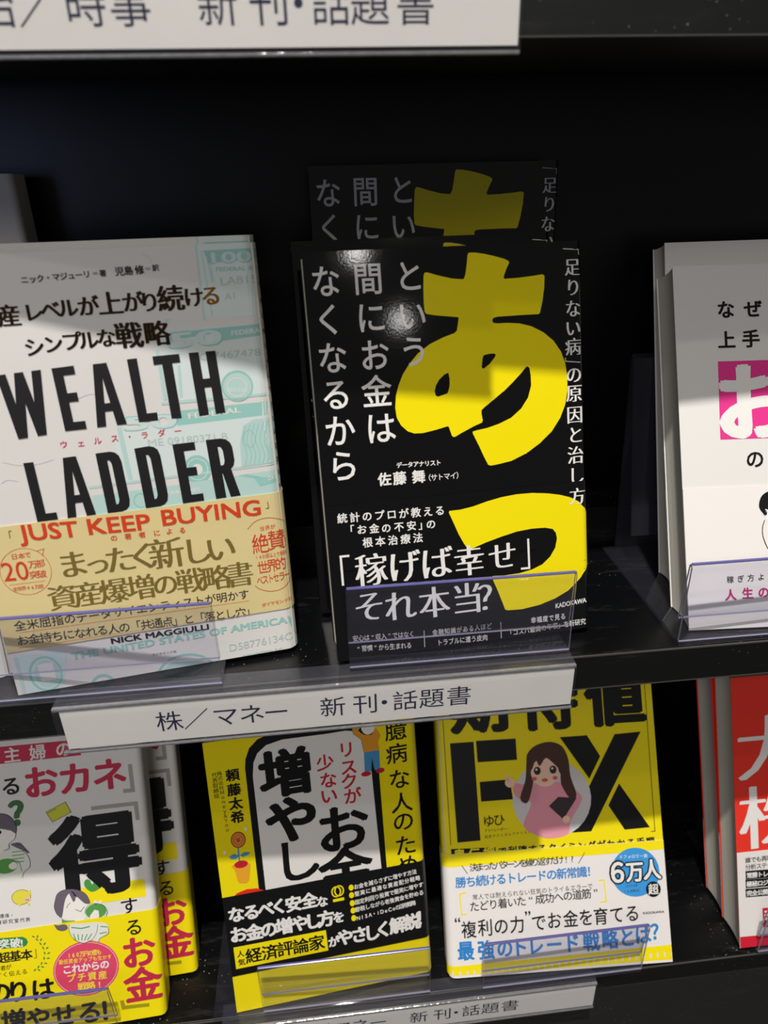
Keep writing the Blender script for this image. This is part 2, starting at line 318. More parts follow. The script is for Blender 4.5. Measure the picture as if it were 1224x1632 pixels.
["j","r","author_lettering","k","b",4,"著",68.42,180.95,68.42,180.95,2.69,2.69],
["j","r","author_lettering","k","b",4,"児",74.82,181.29,74.82,181.29,3.67,3.67],
["j","r","author_lettering","k","b",4,"島",78.28,181.4,78.28,181.4,3.68,3.68],
["j","r","author_lettering","k","b",4,"修",82.54,181.47,82.54,181.47,3.69,3.69],
["j","r","author_lettering","k","b",4,"訳",88.9,181.93,88.9,181.93,2.73,2.73],
["j","r","subtitle_lettering","foil","MB",4,"資",22.05,166.77,22.05,166.77,9.57,9.57],
["j","r","subtitle_lettering","foil","MB",4,"産",30.93,167.14,30.93,167.14,8.86,8.86],
["j","r","subtitle_lettering","foil","MB",4,"レ",39.99,167.81,39.99,167.81,7.75,7.75],
["j","r","subtitle_lettering","foil","MB",4,"ベ",46.46,168.37,46.46,168.37,7.97,7.97],
["j","r","subtitle_lettering","foil","MB",4,"ル",53.03,168.63,53.03,168.63,8.01,8.01],
["j","r","subtitle_lettering","foil","MB",4,"が",60.82,168.83,60.82,168.83,8.44,8.44],
["j","r","subtitle_lettering","foil","MB",4,"上",69.24,169.29,69.24,169.29,9.87,9.87],
["j","r","subtitle_lettering","foil","MB",4,"が",78.0,169.34,78.0,169.34,8.55,8.55],
["j","r","subtitle_lettering","foil","MB",4,"り",84.47,168.93,84.47,168.93,8.6,8.6],
["j","r","subtitle_lettering","foil","MB",4,"続",92.94,169.82,92.94,169.82,10.84,10.84],
["j","r","subtitle_lettering","foil","MB",4,"け",102.2,169.76,102.2,169.76,8.49,8.49],
["j","r","subtitle_lettering","gold_foil","MB",4,"る",109.21,169.95,109.21,169.95,8.54,8.54],
["j","r","subtitle_lettering","foil","MB",4,"シ",37.78,154.43,37.78,154.43,7.96,7.96],
["j","r","subtitle_lettering","foil","MB",4,"ン",44.95,155.09,44.95,155.09,7.79,7.79],
["j","r","subtitle_lettering","foil","MB",4,"プ",52.07,155.67,52.07,155.67,8.02,8.02],
["j","r","subtitle_lettering","foil","MB",4,"ル",58.46,155.7,58.46,155.7,8.06,8.06],
["j","r","subtitle_lettering","foil","MB",4,"な",65.46,155.99,65.46,155.99,7.9,7.9],
["j","r","subtitle_lettering","foil","MB",4,"戦",74.37,156.36,74.37,156.36,11.0,11.0],
["j","r","subtitle_lettering","foil","MB",4,"略",85.47,156.27,85.47,156.27,10.79,10.79],
["j","p","title_lettering","kg",5,[[21.44,144.53,24.98,144.71,28.09,118.35,24.39,118.13]]],
["j","p","title_lettering","kg",5,[[24.39,118.13,28.09,118.35,31.56,145.05,28.19,144.88]]],
["j","p","title_lettering","kg",5,[[28.19,144.88,31.56,145.05,35.49,118.79,31.96,118.58]]],
["j","p","title_lettering","kg",5,[[31.96,118.58,35.49,118.79,38.3,145.39,34.76,145.21]]],
["j","p","title_lettering","kg",5,[[42.82,119.55,46.75,119.58,46.37,145.75,42.42,145.55]]],
["j","p","title_lettering","kg",5,[[42.42,145.55,42.48,142.17,51.05,142.55,51.0,145.97]]],
["j","p","title_lettering","kg",5,[[42.64,131.25,50.35,131.46,50.29,135.14,42.59,134.89]]],
["j","p","title_lettering","kg",5,[[42.82,119.55,51.36,119.62,51.32,123.05,42.77,122.93]]],
["j","p","title_lettering","kg",5,[[55.59,119.73,59.18,119.8,61.39,142.34,61.33,146.0,58.42,145.89]]],
["j","p","title_lettering","kg",5,[[63.61,119.89,67.56,119.96,63.77,146.09,60.86,145.98,60.93,142.32]]],
["j","p","title_lettering","kg",5,[[57.3,126.02,65.62,126.22,64.95,129.61,57.84,129.43]]],
["j","p","title_lettering","kg",5,[[72.58,120.16,76.42,120.17,75.94,146.92,71.97,146.74]]],
["j","p","title_lettering","kg",5,[[72.58,120.16,80.58,120.17,80.53,123.68,72.5,123.62]]],
["j","p","title_lettering","kg",5,[[82.21,147.14,82.28,143.65,93.17,143.82,93.08,147.33]]],
["j","p","title_lettering","kg",5,[[86.16,120.31,90.36,120.3,89.71,147.27,85.58,147.2]]],
["j","p","title_lettering","kg",5,[[97.86,120.28,101.99,120.43,101.15,147.42,97.04,147.39]]],
["j","p","title_lettering","kg",5,[[104.9,120.53,109.03,120.68,108.13,147.47,104.03,147.44]]],
["j","p","title_lettering","kg",5,[[100.84,132.29,105.29,132.39,105.17,136.16,100.72,136.07]]],
["j","p","title_lettering","kg",5,[[24.47,81.41,28.46,81.47,28.03,107.89,24.13,107.87]]],
["j","p","title_lettering","kg",5,[[24.47,81.41,32.78,81.53,32.71,84.96,24.43,84.85]]],
["j","p","title_lettering","kg",5,[[36.68,81.46,40.22,81.53,42.59,104.66,42.55,108.41,39.7,108.33]]],
["j","p","title_lettering","kg",5,[[44.57,81.63,48.46,81.71,44.95,108.49,42.09,108.4,42.13,104.64]]],
["j","p","title_lettering","kg",5,[[38.42,87.92,46.6,88.12,45.97,91.6,38.99,91.42]]],
["j","p","title_lettering","kg",5,[[52.86,108.7,58.69,108.88,60.66,108.26,62.06,106.79,62.73,104.07,63.26,86.55,62.73,83.81,61.36,82.29,59.36,81.59,53.29,81.52],[57.02,105.28,58.01,105.04,58.63,103.41,59.02,87.04,58.46,85.4,57.46,85.11]]],
["j","p","title_lettering","kg",5,[[68.81,109.04,74.85,109.46,76.88,108.91,78.34,107.48,79.03,104.75,79.62,86.96,79.09,84.17,77.69,82.6,75.63,81.86,69.41,81.71],[73.13,105.76,74.15,105.55,74.8,103.93,75.27,87.38,74.7,85.7,73.67,85.39]]],
["j","p","title_lettering","kg",5,[[85.41,81.81,89.73,81.88,89.06,109.14,84.73,109.09]]],
["j","p","title_lettering","kg",5,[[84.73,109.09,84.82,105.54,94.23,105.65,94.15,109.19]]],
["j","p","title_lettering","kg",5,[[85.11,94.09,93.57,94.2,93.47,98.01,85.01,97.91]]],
["j","p","title_lettering","kg",5,[[85.41,81.81,94.8,81.96,94.71,85.5,85.33,85.36]]],
["j","p","title_lettering","kg",5,[[99.05,109.52,105.54,109.5,107.74,108.81,109.32,107.31,110.07,105.13,110.35,99.14,109.7,96.68,108.34,95.3,111.14,82.25,106.7,82.15,104.46,93.61,104.24,93.61,104.71,82.1,100.05,81.99],[103.74,105.94,105.05,105.67,105.77,104.03,105.98,99.11,105.4,97.46,104.09,97.17]]],
["j","r","reading_lettering","red","m",4,"ウ",41.16,114.0,41.16,114.0,3.36,3.36],
["j","r","reading_lettering","red","m",4,"ェ",47.95,113.8,47.95,113.8,3.38,3.38],
["j","r","reading_lettering","red","m",4,"ル",54.71,114.16,54.71,114.16,3.4,3.4],
["j","r","reading_lettering","red","m",4,"ス",61.65,114.35,61.65,114.35,3.41,3.41],
["j","r","reading_lettering","red","m",4,"・",67.8,114.4,67.8,114.4,3.43,3.43],
["j","r","reading_lettering","red","m",4,"ラ",73.93,114.41,73.93,114.41,3.44,3.44],
["j","r","reading_lettering","red","m",4,"ダ",81.08,114.63,81.08,114.63,3.46,3.46],
["j","r","reading_lettering","red","m",4,"ー",87.94,114.74,87.94,114.74,3.47,3.47],
["j","r","spine_lettering","k","n",4,"資産レベルが上がり続けるシンプルな戦略",128.31,180.6,130.46,97.06,1.86,1.02],
["j","r","spine_lettering","k","B",4,"THEWEALTHLADDER",130.68,173.06,130.03,84.26,2.91,1.74],
["b","w","title_lettering","red2","b",4,"JUST",16.28,77.7,39.7,76.44,7.06],
["b","w","title_lettering","red2","b",4,"KEEP",44.25,76.63,69.99,75.51,7.1],
["b","w","title_lettering","red2","b",4,"BUYING",75.57,76.39,119.04,75.6,7.18],
["b","l","title_lettering","gold",3,0.34,[13.65,79.26,12.63,79.24,12.47,76.02],0],
["b","l","title_lettering","gold",3,0.4,[122.82,77.72,122.97,74.69,121.77,74.6],0],
["b","r","caption_lettering","red2","m",4,"の",53.86,70.01,53.86,70.01,3.11,3.11],
["b","r","caption_lettering","red2","m",4,"著",59.85,69.92,59.85,69.92,3.12,3.12],
["b","r","caption_lettering","red2","m",4,"者",65.89,69.84,65.89,69.84,3.13,3.13],
["b","r","caption_lettering","red2","m",4,"に",72.22,69.74,72.22,69.74,3.15,3.15],
["b","r","caption_lettering","red2","m",4,"よ",77.66,69.81,77.66,69.81,3.16,3.16],
["b","r","caption_lettering","red2","m",4,"る",83.37,69.48,83.37,69.48,3.17,3.17],
["b","r","headline_lettering","gold","M",4,"ま",34.89,60.49,34.89,60.49,14.11,14.11],
["b","r","headline_lettering","gold","M",4,"っ",44.92,59.21,44.92,59.21,12.12,12.12],
["b","r","headline_lettering","gold","M",4,"た",54.86,59.71,54.86,59.71,14.03,14.03],
["b","r","headline_lettering","gold","M",4,"く",64.84,59.66,64.84,59.66,14.43,14.43],
["b","r","headline_lettering","gold","M",4,"新",74.99,59.43,74.99,59.43,16.21,16.21],
["b","r","headline_lettering","gold","M",4,"し",88.34,58.78,88.34,58.78,14.69,14.69],
["b","r","headline_lettering","gold","M",4,"い",99.03,58.3,99.03,58.3,14.81,14.81],
["b","r","headline_lettering","gold","M",4,"資",27.76,45.38,27.76,45.38,12.92,12.92],
["b","r","headline_lettering","gold","M",4,"産",38.62,45.29,38.62,45.29,13.02,13.02],
["b","r","headline_lettering","gold","M",4,"爆",49.6,44.96,49.6,44.96,13.12,13.12],
["b","r","headline_lettering","gold","M",4,"増",61.35,44.78,61.35,44.78,13.23,13.23],
["b","r","headline_lettering","gold","M",4,"の",72.16,44.35,72.16,44.35,12.07,12.07],
["b","r","headline_lettering","gold","M",4,"戦",83.45,44.43,83.45,44.43,13.44,13.44],
["b","r","headline_lettering","gold","M",4,"略",95.25,43.93,95.25,43.93,13.56,13.56],
["b","r","headline_lettering","gold","M",4,"書",105.98,43.96,105.98,43.96,13.65,13.65],
["b","e","sales_emblem","red2",3,15.49,59.91,10.35,11.03,0.17],
["b","l","sales_emblem","red2",3,0.2,[21.42,68.7,24.67,69.29,23.51,66.08],0],
["b","r","sales_emblem","red2","n",4,"日",12.4,67.56,12.4,67.56,2.91,2.91],
["b","r","sales_emblem","red2","n",4,"本",15.22,67.49,15.22,67.49,2.92,2.92],
["b","r","sales_emblem","red2","n",4,"で",17.72,67.58,17.72,67.58,2.93,2.93],
["b","w","sales_emblem","red2","n",4,"20",6.26,61.1,16.49,60.48,8.56],
["b","r","sales_emblem","red2","n",4,"万",18.86,62.91,18.86,62.91,3.9,3.9],
["b","r","sales_emblem","red2","n",4,"部",22.0,62.9,22.0,62.9,3.91,3.91],
["b","r","sales_emblem","red2","n",4,"突",18.4,58.02,18.4,58.02,3.94,3.94],
["b","r","sales_emblem","red2","n",4,"破",21.65,57.92,21.65,57.92,3.95,3.95],
["b","l","sales_emblem","red2",3,0.15,[7.66,54.74,22.44,54.45],0],
["b","r","sales_emblem","red2","n",4,"全世界46万部",9.65,52.55,20.24,52.14,2.17,2.06],
["b","l","praise_emblem","red2",3,0.23,[112.3,65.74,113.19,66.58,114.07,67.45,114.97,68.26,115.92,68.91,116.95,69.36,118.03,69.68,119.13,69.89,120.2,70.02,121.26,70.05,122.32,69.99,123.36,69.84,124.34,69.63,125.29,69.32,126.21,68.91,127.05,68.48,127.78,68.06,128.34,67.67,128.77,67.29,129.15,66.91,129.56,66.53],0],
["b","l","praise_emblem","red2",3,0.24,[112.42,36.95,112.9,36.41,113.34,35.88,113.85,35.35,114.51,34.84,115.38,34.32,116.38,33.79,117.48,33.33,118.61,32.99,119.81,32.78,121.09,32.67,122.37,32.68,123.55,32.83,124.64,33.17,125.68,33.67,126.64,34.26,127.49,34.9,128.19,35.58,128.77,36.34,129.3,37.13,129.85,37.91],0],
["b","r","praise_emblem","red2","n",4,"世界が",118.95,65.1,123.89,65.41,2.4,2.4],
["b","r","praise_emblem","red2","n",4,"絶",117.36,57.79,117.36,57.79,10.53,8.43],
["b","r","praise_emblem","red2","n",4,"賛",124.87,58.61,124.87,58.61,10.57,8.45],
["b","r","praise_emblem","red2","n",4,"!",128.79,57.05,128.79,57.05,5.8,5.8],
["b","r","praise_emblem","red2","n",4,"14か国以上で翻訳",114.82,51.19,128.23,51.55,2.33,1.75],
["b","r","praise_emblem","red2","n",4,"世",117.05,45.69,117.05,45.69,7.05,5.29],
["b","r","praise_emblem","red2","n",4,"界",121.41,45.99,121.41,45.99,7.07,5.3],
["b","r","praise_emblem","red2","n",4,"的",125.56,46.33,125.56,46.33,7.08,5.31],
["b","r","praise_emblem","red2","n",4,"ベストセラー",115.0,39.21,127.99,39.9,5.16,3.1],
["b","r","publisher_lettering","red2","n",4,"ダイヤモンド社",115.53,26.19,128.26,26.87,2.31,2.31],
["b","r","description_lettering","ink","n",4,"全米屈指のデータサイエンティストが明かす",8.01,34.84,106.71,33.31,5.33,5.33],
["b","r","description_lettering","ink","n",4,"お金持ちになれる人の「共通点」と「落とし穴」",7.58,27.53,108.99,24.05,5.42,5.42],
["b","l","description_underline","red2",3,0.15,[7.3,31.44,108.71,29.58],0],
["b","l","description_underline","red2",3,0.15,[5.24,24.01,109.67,21.85],0]],
'B': [
["j","r","subtitle_lettering","white","m",4,"と",47.36,177.47,47.36,177.47,14.76,14.02],
["j","r","subtitle_lettering","white","m",4,"い",47.46,160.31,47.46,160.31,15.04,14.29],
["j","r","subtitle_lettering","white","m",4,"う",47.4,144.26,47.4,144.26,15.31,14.54],
["j","r","subtitle_lettering","white","m",4,"間",28.4,177.2,28.4,177.2,14.62,13.89],
["j","r","subtitle_lettering","white","m",4,"に",28.57,160.42,28.57,160.42,14.9,14.15],
["j","r","subtitle_lettering","white","m",4,"お",28.89,143.78,28.89,143.78,15.18,14.42],
["j","r","subtitle_lettering","white","m",4,"金",28.66,127.54,28.66,127.54,15.45,14.67],
["j","r","subtitle_lettering","white","m",4,"は",29.32,110.72,29.32,110.72,15.74,14.95],
["j","r","subtitle_lettering","white","m",4,"な",9.46,176.95,9.46,176.95,14.48,13.76],
["j","r","subtitle_lettering","white","m",4,"く",9.47,160.56,9.47,160.56,14.75,14.01],
["j","r","subtitle_lettering","white","m",4,"な",9.67,143.84,9.67,143.84,15.03,14.28],
["j","r","subtitle_lettering","white","m",4,"る",9.88,127.47,9.88,127.47,15.3,14.54],
["j","r","subtitle_lettering","white","m",4,"か",10.23,111.07,10.23,111.07,15.58,14.8],
["j","r","subtitle_lettering","white","m",4,"ら",10.47,94.86,10.47,94.86,15.86,15.07],
["j","p","title_lettering","yel",2,[[75.6,186.32,78.79,186.19,82.78,185.51,87.57,184.35,92.37,182.89,94.36,181.84,94.58,181.08,92.98,178.17,91.62,175.02,91.99,174.1,98.56,174.24,106.01,174.8,110.6,175.26,111.57,174.54,111.24,169.4,110.2,163.35,108.77,158.05,108.07,157.47,101.22,157.55,87.97,157.44,85.9,157.02,85.28,155.92,85.71,154.75,87.84,154.39,92.79,154.34,98.58,153.78,104.37,152.13,110.15,149.08,115.1,144.88,118.78,139.54,120.77,133.87,121.63,127.43,121.46,121.02,120.25,114.65,117.47,108.36,112.94,102.2,106.7,96.99,99.63,92.68,91.77,89.68,84.88,88.67,81.46,88.41,80.21,88.85,78.29,92.95,76.03,98.43,73.39,104.3,73.19,105.28,74.3,105.67,80.63,106.51,86.6,108.03,92.62,110.36,97.88,114.36,101.47,119.3,103.21,124.76,103.21,129.52,102.66,133.11,101.84,133.8,100.99,133.62,98.53,131.03,94.15,126.99,89.8,123.35,84.6,119.77,79.42,116.2,78.11,115.11,78.03,113.52,78.46,110.29,78.08,109.28,73.99,107.86,68.02,105.31,64.61,103.68,63.62,103.68,63.0,104.37,61.75,108.63,61.19,108.91,55.78,107.77,49.17,106.73,45.11,106.84,41.95,108.13,38.93,111.14,37.17,114.8,36.78,119.51,37.48,124.88,39.0,129.4,41.33,134.23,44.84,138.96,49.11,143.25,54.95,147.06,61.53,149.7,66.87,151.28,68.14,152.34,68.69,154.97,69.24,157.58,69.12,158.27,62.89,159.07,58.13,159.71,54.2,160.53,53.46,161.47,53.25,165.58,53.47,171.5,53.93,177.37,54.55,178.58,55.73,178.6,60.77,177.05,67.03,175.43,71.79,174.9,72.6,175.02,73.5,176.83,74.39,181.59,75.0,185.62],[63.01,133.34,63.43,130.75,63.25,127.65,62.55,125.36,62.08,124.22,60.0,123.59,57.51,123.0,56.32,123.48,55.88,125.46,56.61,128.13,58.39,130.72,60.95,132.86,62.61,133.52],[80.59,140.44,83.09,140.9,85.57,140.89,86.37,140.22,85.65,138.95,83.29,136.38,80.46,134.39,79.63,134.29,79.18,135.1,79.68,138.56,80.16,140.08]]],
["j","r","author_lettering","white","B",4,"デ",36.72,92.69,36.72,92.69,2.8,2.8],
["j","r","author_lettering","white","B",4,"ー",39.4,92.61,39.4,92.61,2.81,2.81],
["j","r","author_lettering","white","B",4,"タ",42.09,92.54,42.09,92.54,2.81,2.81],
["j","r","author_lettering","white","B",4,"ア",44.79,92.47,44.79,92.47,2.82,2.82],
["j","r","author_lettering","white","B",4,"ナ",47.5,92.39,47.5,92.39,2.82,2.82],
["j","r","author_lettering","white","B",4,"リ",50.21,92.32,50.21,92.32,2.82,2.82],
["j","r","author_lettering","white","B",4,"ス",52.94,92.25,52.94,92.25,2.83,2.83],
["j","r","author_lettering","white","B",4,"ト",55.66,92.17,55.66,92.17,2.83,2.83],
["j","r","author_lettering","white","B",4,"佐",29.34,86.74,29.34,86.74,6.51,6.51],
["j","r","author_lettering","white","B",4,"藤",36.56,86.56,36.56,86.56,6.54,6.54],
["j","r","author_lettering","white","B",4,"舞",45.67,86.47,45.67,86.47,6.56,6.56],
["j","r","author_lettering","white","m",4,"（サトマイ）",49.97,85.4,65.71,85.27,3.46,3.46],
["j","l","side_lettering","white",4,0.37,[120.94,186.18,128.47,185.58,128.58,183.24],0],
["j","r","side_lettering","white","M",4,"足",125.33,177.85,125.33,177.85,8.49,8.06],
["j","r","side_lettering","white","M",4,"り",125.52,168.69,125.52,168.69,8.57,8.14],
["j","r","side_lettering","white","M",4,"な",125.28,159.08,125.28,159.08,8.66,8.23],
["j","r","side_lettering","white","M",4,"い",125.06,150.14,125.06,150.14,8.74,8.31],
["j","r","side_lettering","white","M",4,"病",124.84,141.52,124.84,141.52,8.82,8.38],
["j","r","side_lettering","white","M",4,"の",124.95,128.4,124.95,128.4,8.95,8.5],
["j","r","side_lettering","white","M",4,"原",124.9,119.56,124.9,119.56,9.03,8.58],
["j","r","side_lettering","white","M",4,"因",124.91,109.24,124.91,109.24,9.13,8.68],
["j","r","side_lettering","white","M",4,"と",125.11,99.53,125.11,99.53,9.23,8.77],
["j","r","side_lettering","white","M",4,"治",124.87,89.59,124.87,89.59,9.32,8.86],
["j","r","side_lettering","white","M",4,"し",125.07,79.51,125.07,79.51,9.42,8.95],
["j","l","side_lettering","white",4,0.38,[120.85,136.64,120.97,134.89,128.37,133.99],0],
["b","p","title_lettering","yel",2,[[59.57,68.49,65.01,68.55,71.49,69.46,78.69,71.26,85.91,72.56,93.79,73.23,101.7,73.08,109.64,72.1,116.29,70.67,121.63,68.85,125.64,66.51,128.62,62.96,130.25,59.53,130.69,54.24,130.65,45.66,130.3,35.7,128.97,31.84,126.1,27.47,123.26,24.78,119.02,21.24,112.03,18.06,103.73,15.74,94.15,14.61,86.73,15.03,85.41,15.61,84.23,19.25,81.86,26.21,79.19,33.15,79.67,33.62,85.51,33.24,93.54,33.4,100.31,34.57,105.79,36.58,109.97,40.06,112.82,44.36,113.84,48.85,113.38,51.85,111.76,53.99,107.75,55.07,101.06,55.34,93.05,54.72,85.05,53.01,77.07,50.99,71.1,49.08,69.11,48.53,67.52,49.17,66.03,51.59,63.7,56.33,60.89,63.62,59.33,67.57]]],
["b","r","side_lettering","white","M",4,"方",125.02,69.15,125.02,69.15,9.14,8.69],
["b","l","headline_lettering","white",4,1.07,[9.72,52.09,5.55,52.11,5.54,37.89],0],
["b","r","headline_lettering","white","M",4,"稼",19.61,44.08,19.61,44.08,17.26,16.39],
["b","r","headline_lettering","white","M",4,"げ",35.76,43.92,35.76,43.92,17.39,16.52],
["b","r","headline_lettering","white","M",4,"ば",51.88,43.8,51.88,43.8,17.53,16.65],
["b","r","headline_lettering","white","M",4,"幸",68.17,42.95,68.17,42.95,16.73,15.89],
["b","r","headline_lettering","white","M",4,"せ",85.29,43.44,85.29,43.44,15.9,15.1],
["b","l","headline_lettering","white",4,1.05,[98.75,50.52,98.8,35.55,94.43,35.67],0],
["b","r","headline_lettering","white","M",4,"そ",17.35,26.08,17.35,26.08,16.94,16.09],
["b","r","headline_lettering","white","M",4,"れ",32.37,24.44,32.37,24.44,17.08,16.23],
["b","r","headline_lettering","white","M",4,"本",49.49,24.05,49.49,24.05,17.23,16.37],
["b","r","headline_lettering","white","M",4,"当",66.18,23.87,66.18,23.87,17.36,16.5],
["b","r","headline_lettering","white","M",4,"？",79.39,23.2,79.39,23.2,17.48,16.61],
["b","r","description_lettering","white","b",4,"統計のプロが教える",7.87,70.39,54.88,69.19,4.98,4.98],
["b","r","description_lettering","white","b",4,"「",10.73,64.41,10.73,64.41,4.81,4.81],
["b","r","description_lettering","white","b",4,"お",16.61,64.06,16.61,64.06,4.82,4.82],
["b","r","description_lettering","white","b",4,"金",22.55,63.88,22.55,63.88,4.84,4.84],
["b","r","description_lettering","white","b",4,"の",28.33,63.48,28.33,63.48,4.85,4.85],
["b","r","description_lettering","white","b",4,"不",34.51,63.39,34.51,63.39,4.87,4.87],
["b","r","description_lettering","white","b",4,"安",40.56,63.31,40.56,63.31,4.88,4.88],
["b","r","description_lettering","white","b",4,"」",46.34,63.15,46.34,63.15,4.89,4.89],
["b","r","description_lettering","white","b",4,"の",50.12,63.04,50.12,63.04,4.9,4.9],
["b","r","description_lettering","white","b",4,"根本治療法",18.93,57.5,43.34,57.1,5.04,5.04],
["b","r","small_lettering","white","m",4,"安心は“収入”ではなく",9.33,10.85,37.12,9.29,3.36,2.85],
["b","r","small_lettering","white","m",4,"“習慣”から生まれる",10.4,5.38,35.38,3.71,3.38,2.87],
["b","l","small_lettering","white",3,0.32,[43.38,10.27,43.19,1.7],0],
["b","l","small_lettering","white",3,0.33,[82.78,9.35,82.75,0.88],0],
["b","r","small_lettering","white","m",4,"金融知識がある人ほど",48.84,8.53,76.67,8.05,3.42,2.91],
["b","r","small_lettering","white","m",4,"トラブルに遭う皮肉",50.88,3.0,74.23,2.42,3.44,2.93],
["b","r","small_lettering","white","m",4,"幸福度で見る",100.04,8.07,115.89,8.03,3.5,2.97],
["b","r","small_lettering","white","m",4,"「コスパ最高の年収」を新研究",87.24,2.99,126.61,3.86,3.51,2.98],
["b","w","publisher_lettering","white","B",4,"KADOKAWA",112.12,13.98,128.47,15.09,2.33]],
'C': [
["j","r","title_lettering","k","B",4,"な",26.63,162.97,26.63,162.97,9.55,9.55],
["j","r","title_lettering","k","B",4,"ぜ",40.77,162.95,40.77,162.95,9.56,9.56],
["j","r","title_lettering","k","B",4,"上",26.34,147.44,26.34,147.44,9.54,9.54],
["j","r","title_lettering","k","B",4,"手",39.01,147.62,39.01,147.62,9.55,9.55],
["j","p","title_panel","pink",2,[[21.32,136.52,77.0,136.36,76.37,96.15,20.76,96.52]]],
["j","r","title_lettering","white","X",4,"お",40.26,115.14,40.26,115.14,42.58,44.71],
["j","r","title_lettering","k","b",4,"の",38.28,85.98,38.28,85.98,10.03,10.03],
["b","p","person_picture","k",3,[[39.01,61.0,38.93,62.4,39.19,63.89,39.64,65.23,40.19,66.34,40.93,67.3,41.95,68.11,43.3,68.8,44.93,69.33,46.79,69.62,49.05,69.69,51.53,69.51,53.71,68.92,55.44,67.74,56.87,66.16,57.85,64.49,58.29,62.55,58.29,60.53,58.04,59.37,57.86,59.73,57.44,60.94,55.99,62.01,52.54,62.72,48.07,63.28,44.76,63.32,43.74,62.41,43.88,60.98,43.9,59.95,43.24,59.87,42.47,60.2,42.01,60.2,42.19,59.39,42.69,58.26,42.92,57.44,42.64,57.12,42.1,57.12,41.44,57.5,40.59,58.38,39.63,59.65]]],
["b","e","person_picture","skin",2,49.3,58.45,7.86,7.06,0],
["b","e","person_picture","white",3,41.92,58.33,1.05,1.44,0],
["b","e","person_picture","k",4,41.92,58.33,1.05,1.44,0.26],
["b","l","person_picture","k",3,0.43,[41.56,54.51,41.2,53.6,40.82,52.71,40.48,51.78,40.26,50.74,40.14,49.59,40.1,48.36,40.19,47.04,40.45,45.63,40.89,44.05,41.49,42.32,42.25,40.63,43.18,39.14,44.29,37.79,45.58,36.52,47.02,35.54,48.63,35.08,50.58,35.24,52.82,35.89,54.95,36.89,56.59,38.14,57.59,39.74,58.17,41.69,58.49,43.77,58.69,45.72,58.74,47.48,58.59,49.18,58.35,50.86,58.15,52.55],0],
["b","r","caption_lettering","k","m",4,"稼ぎ方より",22.28,25.01,43.67,25.87,3.84,3.84],
["b","r","caption_lettering","magenta","B",4,"人",22.11,17.29,22.11,17.29,6.07,6.07],
["b","r","caption_lettering","magenta","B",4,"生",30.96,17.65,30.96,17.65,6.07,6.07],
["b","r","caption_lettering","magenta","B",4,"の",39.24,17.85,39.24,17.85,6.08,6.08]],
'D': [
["j","p","heading_panel","crim",2,[[21.07,185.57,92.01,183.71,91.93,173.6,20.01,174.64]]],
["j","r","heading_lettering","paper","b",4,"主",51.49,179.06,51.49,179.06,10.08,10.08],
["j","r","heading_lettering","paper","b",4,"婦",66.59,178.84,66.59,178.84,10.12,10.12],
["j","r","heading_lettering","paper","b",4,"の",81.97,178.81,81.97,178.81,10.17,10.17],
["j","r","heading_lettering","k","b",4,"る",49.06,159.79,49.06,159.79,12.46,12.46],
["j","r","heading_lettering","crim","B",4,"お",66.65,160.01,66.65,160.01,21.51,21.51],
["j","r","heading_lettering","crim","B",4,"カ",87.12,159.53,87.12,159.53,21.64,21.64],
["j","r","heading_lettering","crim","B",4,"ネ",107.86,159.37,107.86,159.37,21.77,21.77],
["j","l","title_lettering","grey",3,2.47,[120.61,164.19,120.95,147.37,115.16,147.5],0],
["j","l","title_lettering","grey",3,2.47,[94.87,139.23,121.93,138.71,122.2,127.96],0],
["j","r","title_lettering","green","XL",4,"？",54.97,142.43,54.97,142.43,19.25,17.32],
["j","p","title_panel","yel",2,[[82.1,89.48,122.73,89.72,122.85,78.25,69.68,77.7]]],
["j","r","title_lettering","k","X",4,"得",95.21,109.73,95.21,109.73,54.25,54.84],
["j","r","title_lettering","k","m",4,"す",112.01,73.82,112.01,73.82,11.68,11.68],
["j","p","card_picture","olive",3,[[67.88,140.62,79.97,145.46,82.71,138.53,71.23,133.94]]],
["j","l","card_picture","brown",4,0.33,[67.88,140.62,79.97,145.46,82.71,138.53,71.23,133.94,67.88,140.62],0],
["j","l","card_picture","brown",4,0.37,[69.05,140.13,74.12,142.03],0],
["j","p","heart_picture","green2",3,[[90.93,90.91,91.39,91.17,91.93,91.96,92.62,92.61,93.61,92.94,94.76,93.12,95.74,93.0,96.5,92.47,97.1,91.65,97.39,90.78,97.4,89.93,97.12,89.05,96.33,88.21,94.75,87.29,92.66,86.42,90.79,86.12,89.34,86.72,88.11,87.88,87.17,89.09,86.58,90.24,86.29,91.44,86.26,92.5,86.53,93.43,87.07,94.22,87.69,94.68,88.4,94.72,89.2,94.44,89.87,93.91,90.28,92.9,90.57,91.64]]],
["j","p","woman_picture","hair",3,[[36.93,139.8,37.6,141.15,38.52,142.47,39.67,143.29,41.14,143.37,42.84,142.95,44.39,142.3,45.65,141.49,46.75,140.44,47.71,139.24,48.57,137.85,49.28,136.31,49.7,134.73,49.78,132.9,49.57,131.04,49.13,129.94,48.39,130.14,47.42,131.1,46.42,131.95,45.61,132.31,44.78,132.56,43.5,133.02,41.22,133.83,38.49,134.85,36.57,135.97,36.06,137.19,36.37,138.51]]],
["j","p","woman_picture","skinw",2,[[35.38,136.14,37.63,136.62,40.75,134.99,43.53,133.34,45.7,132.43,47.54,131.49,48.68,130.33,48.86,128.66,48.34,126.77,47.6,125.28,46.66,124.6,45.49,124.31,44.44,123.79,43.83,122.63,43.34,121.23,42.29,120.21,39.97,119.28,37.09,118.72,35.04,119.98,34.31,124.85,34.41,131.55]]],
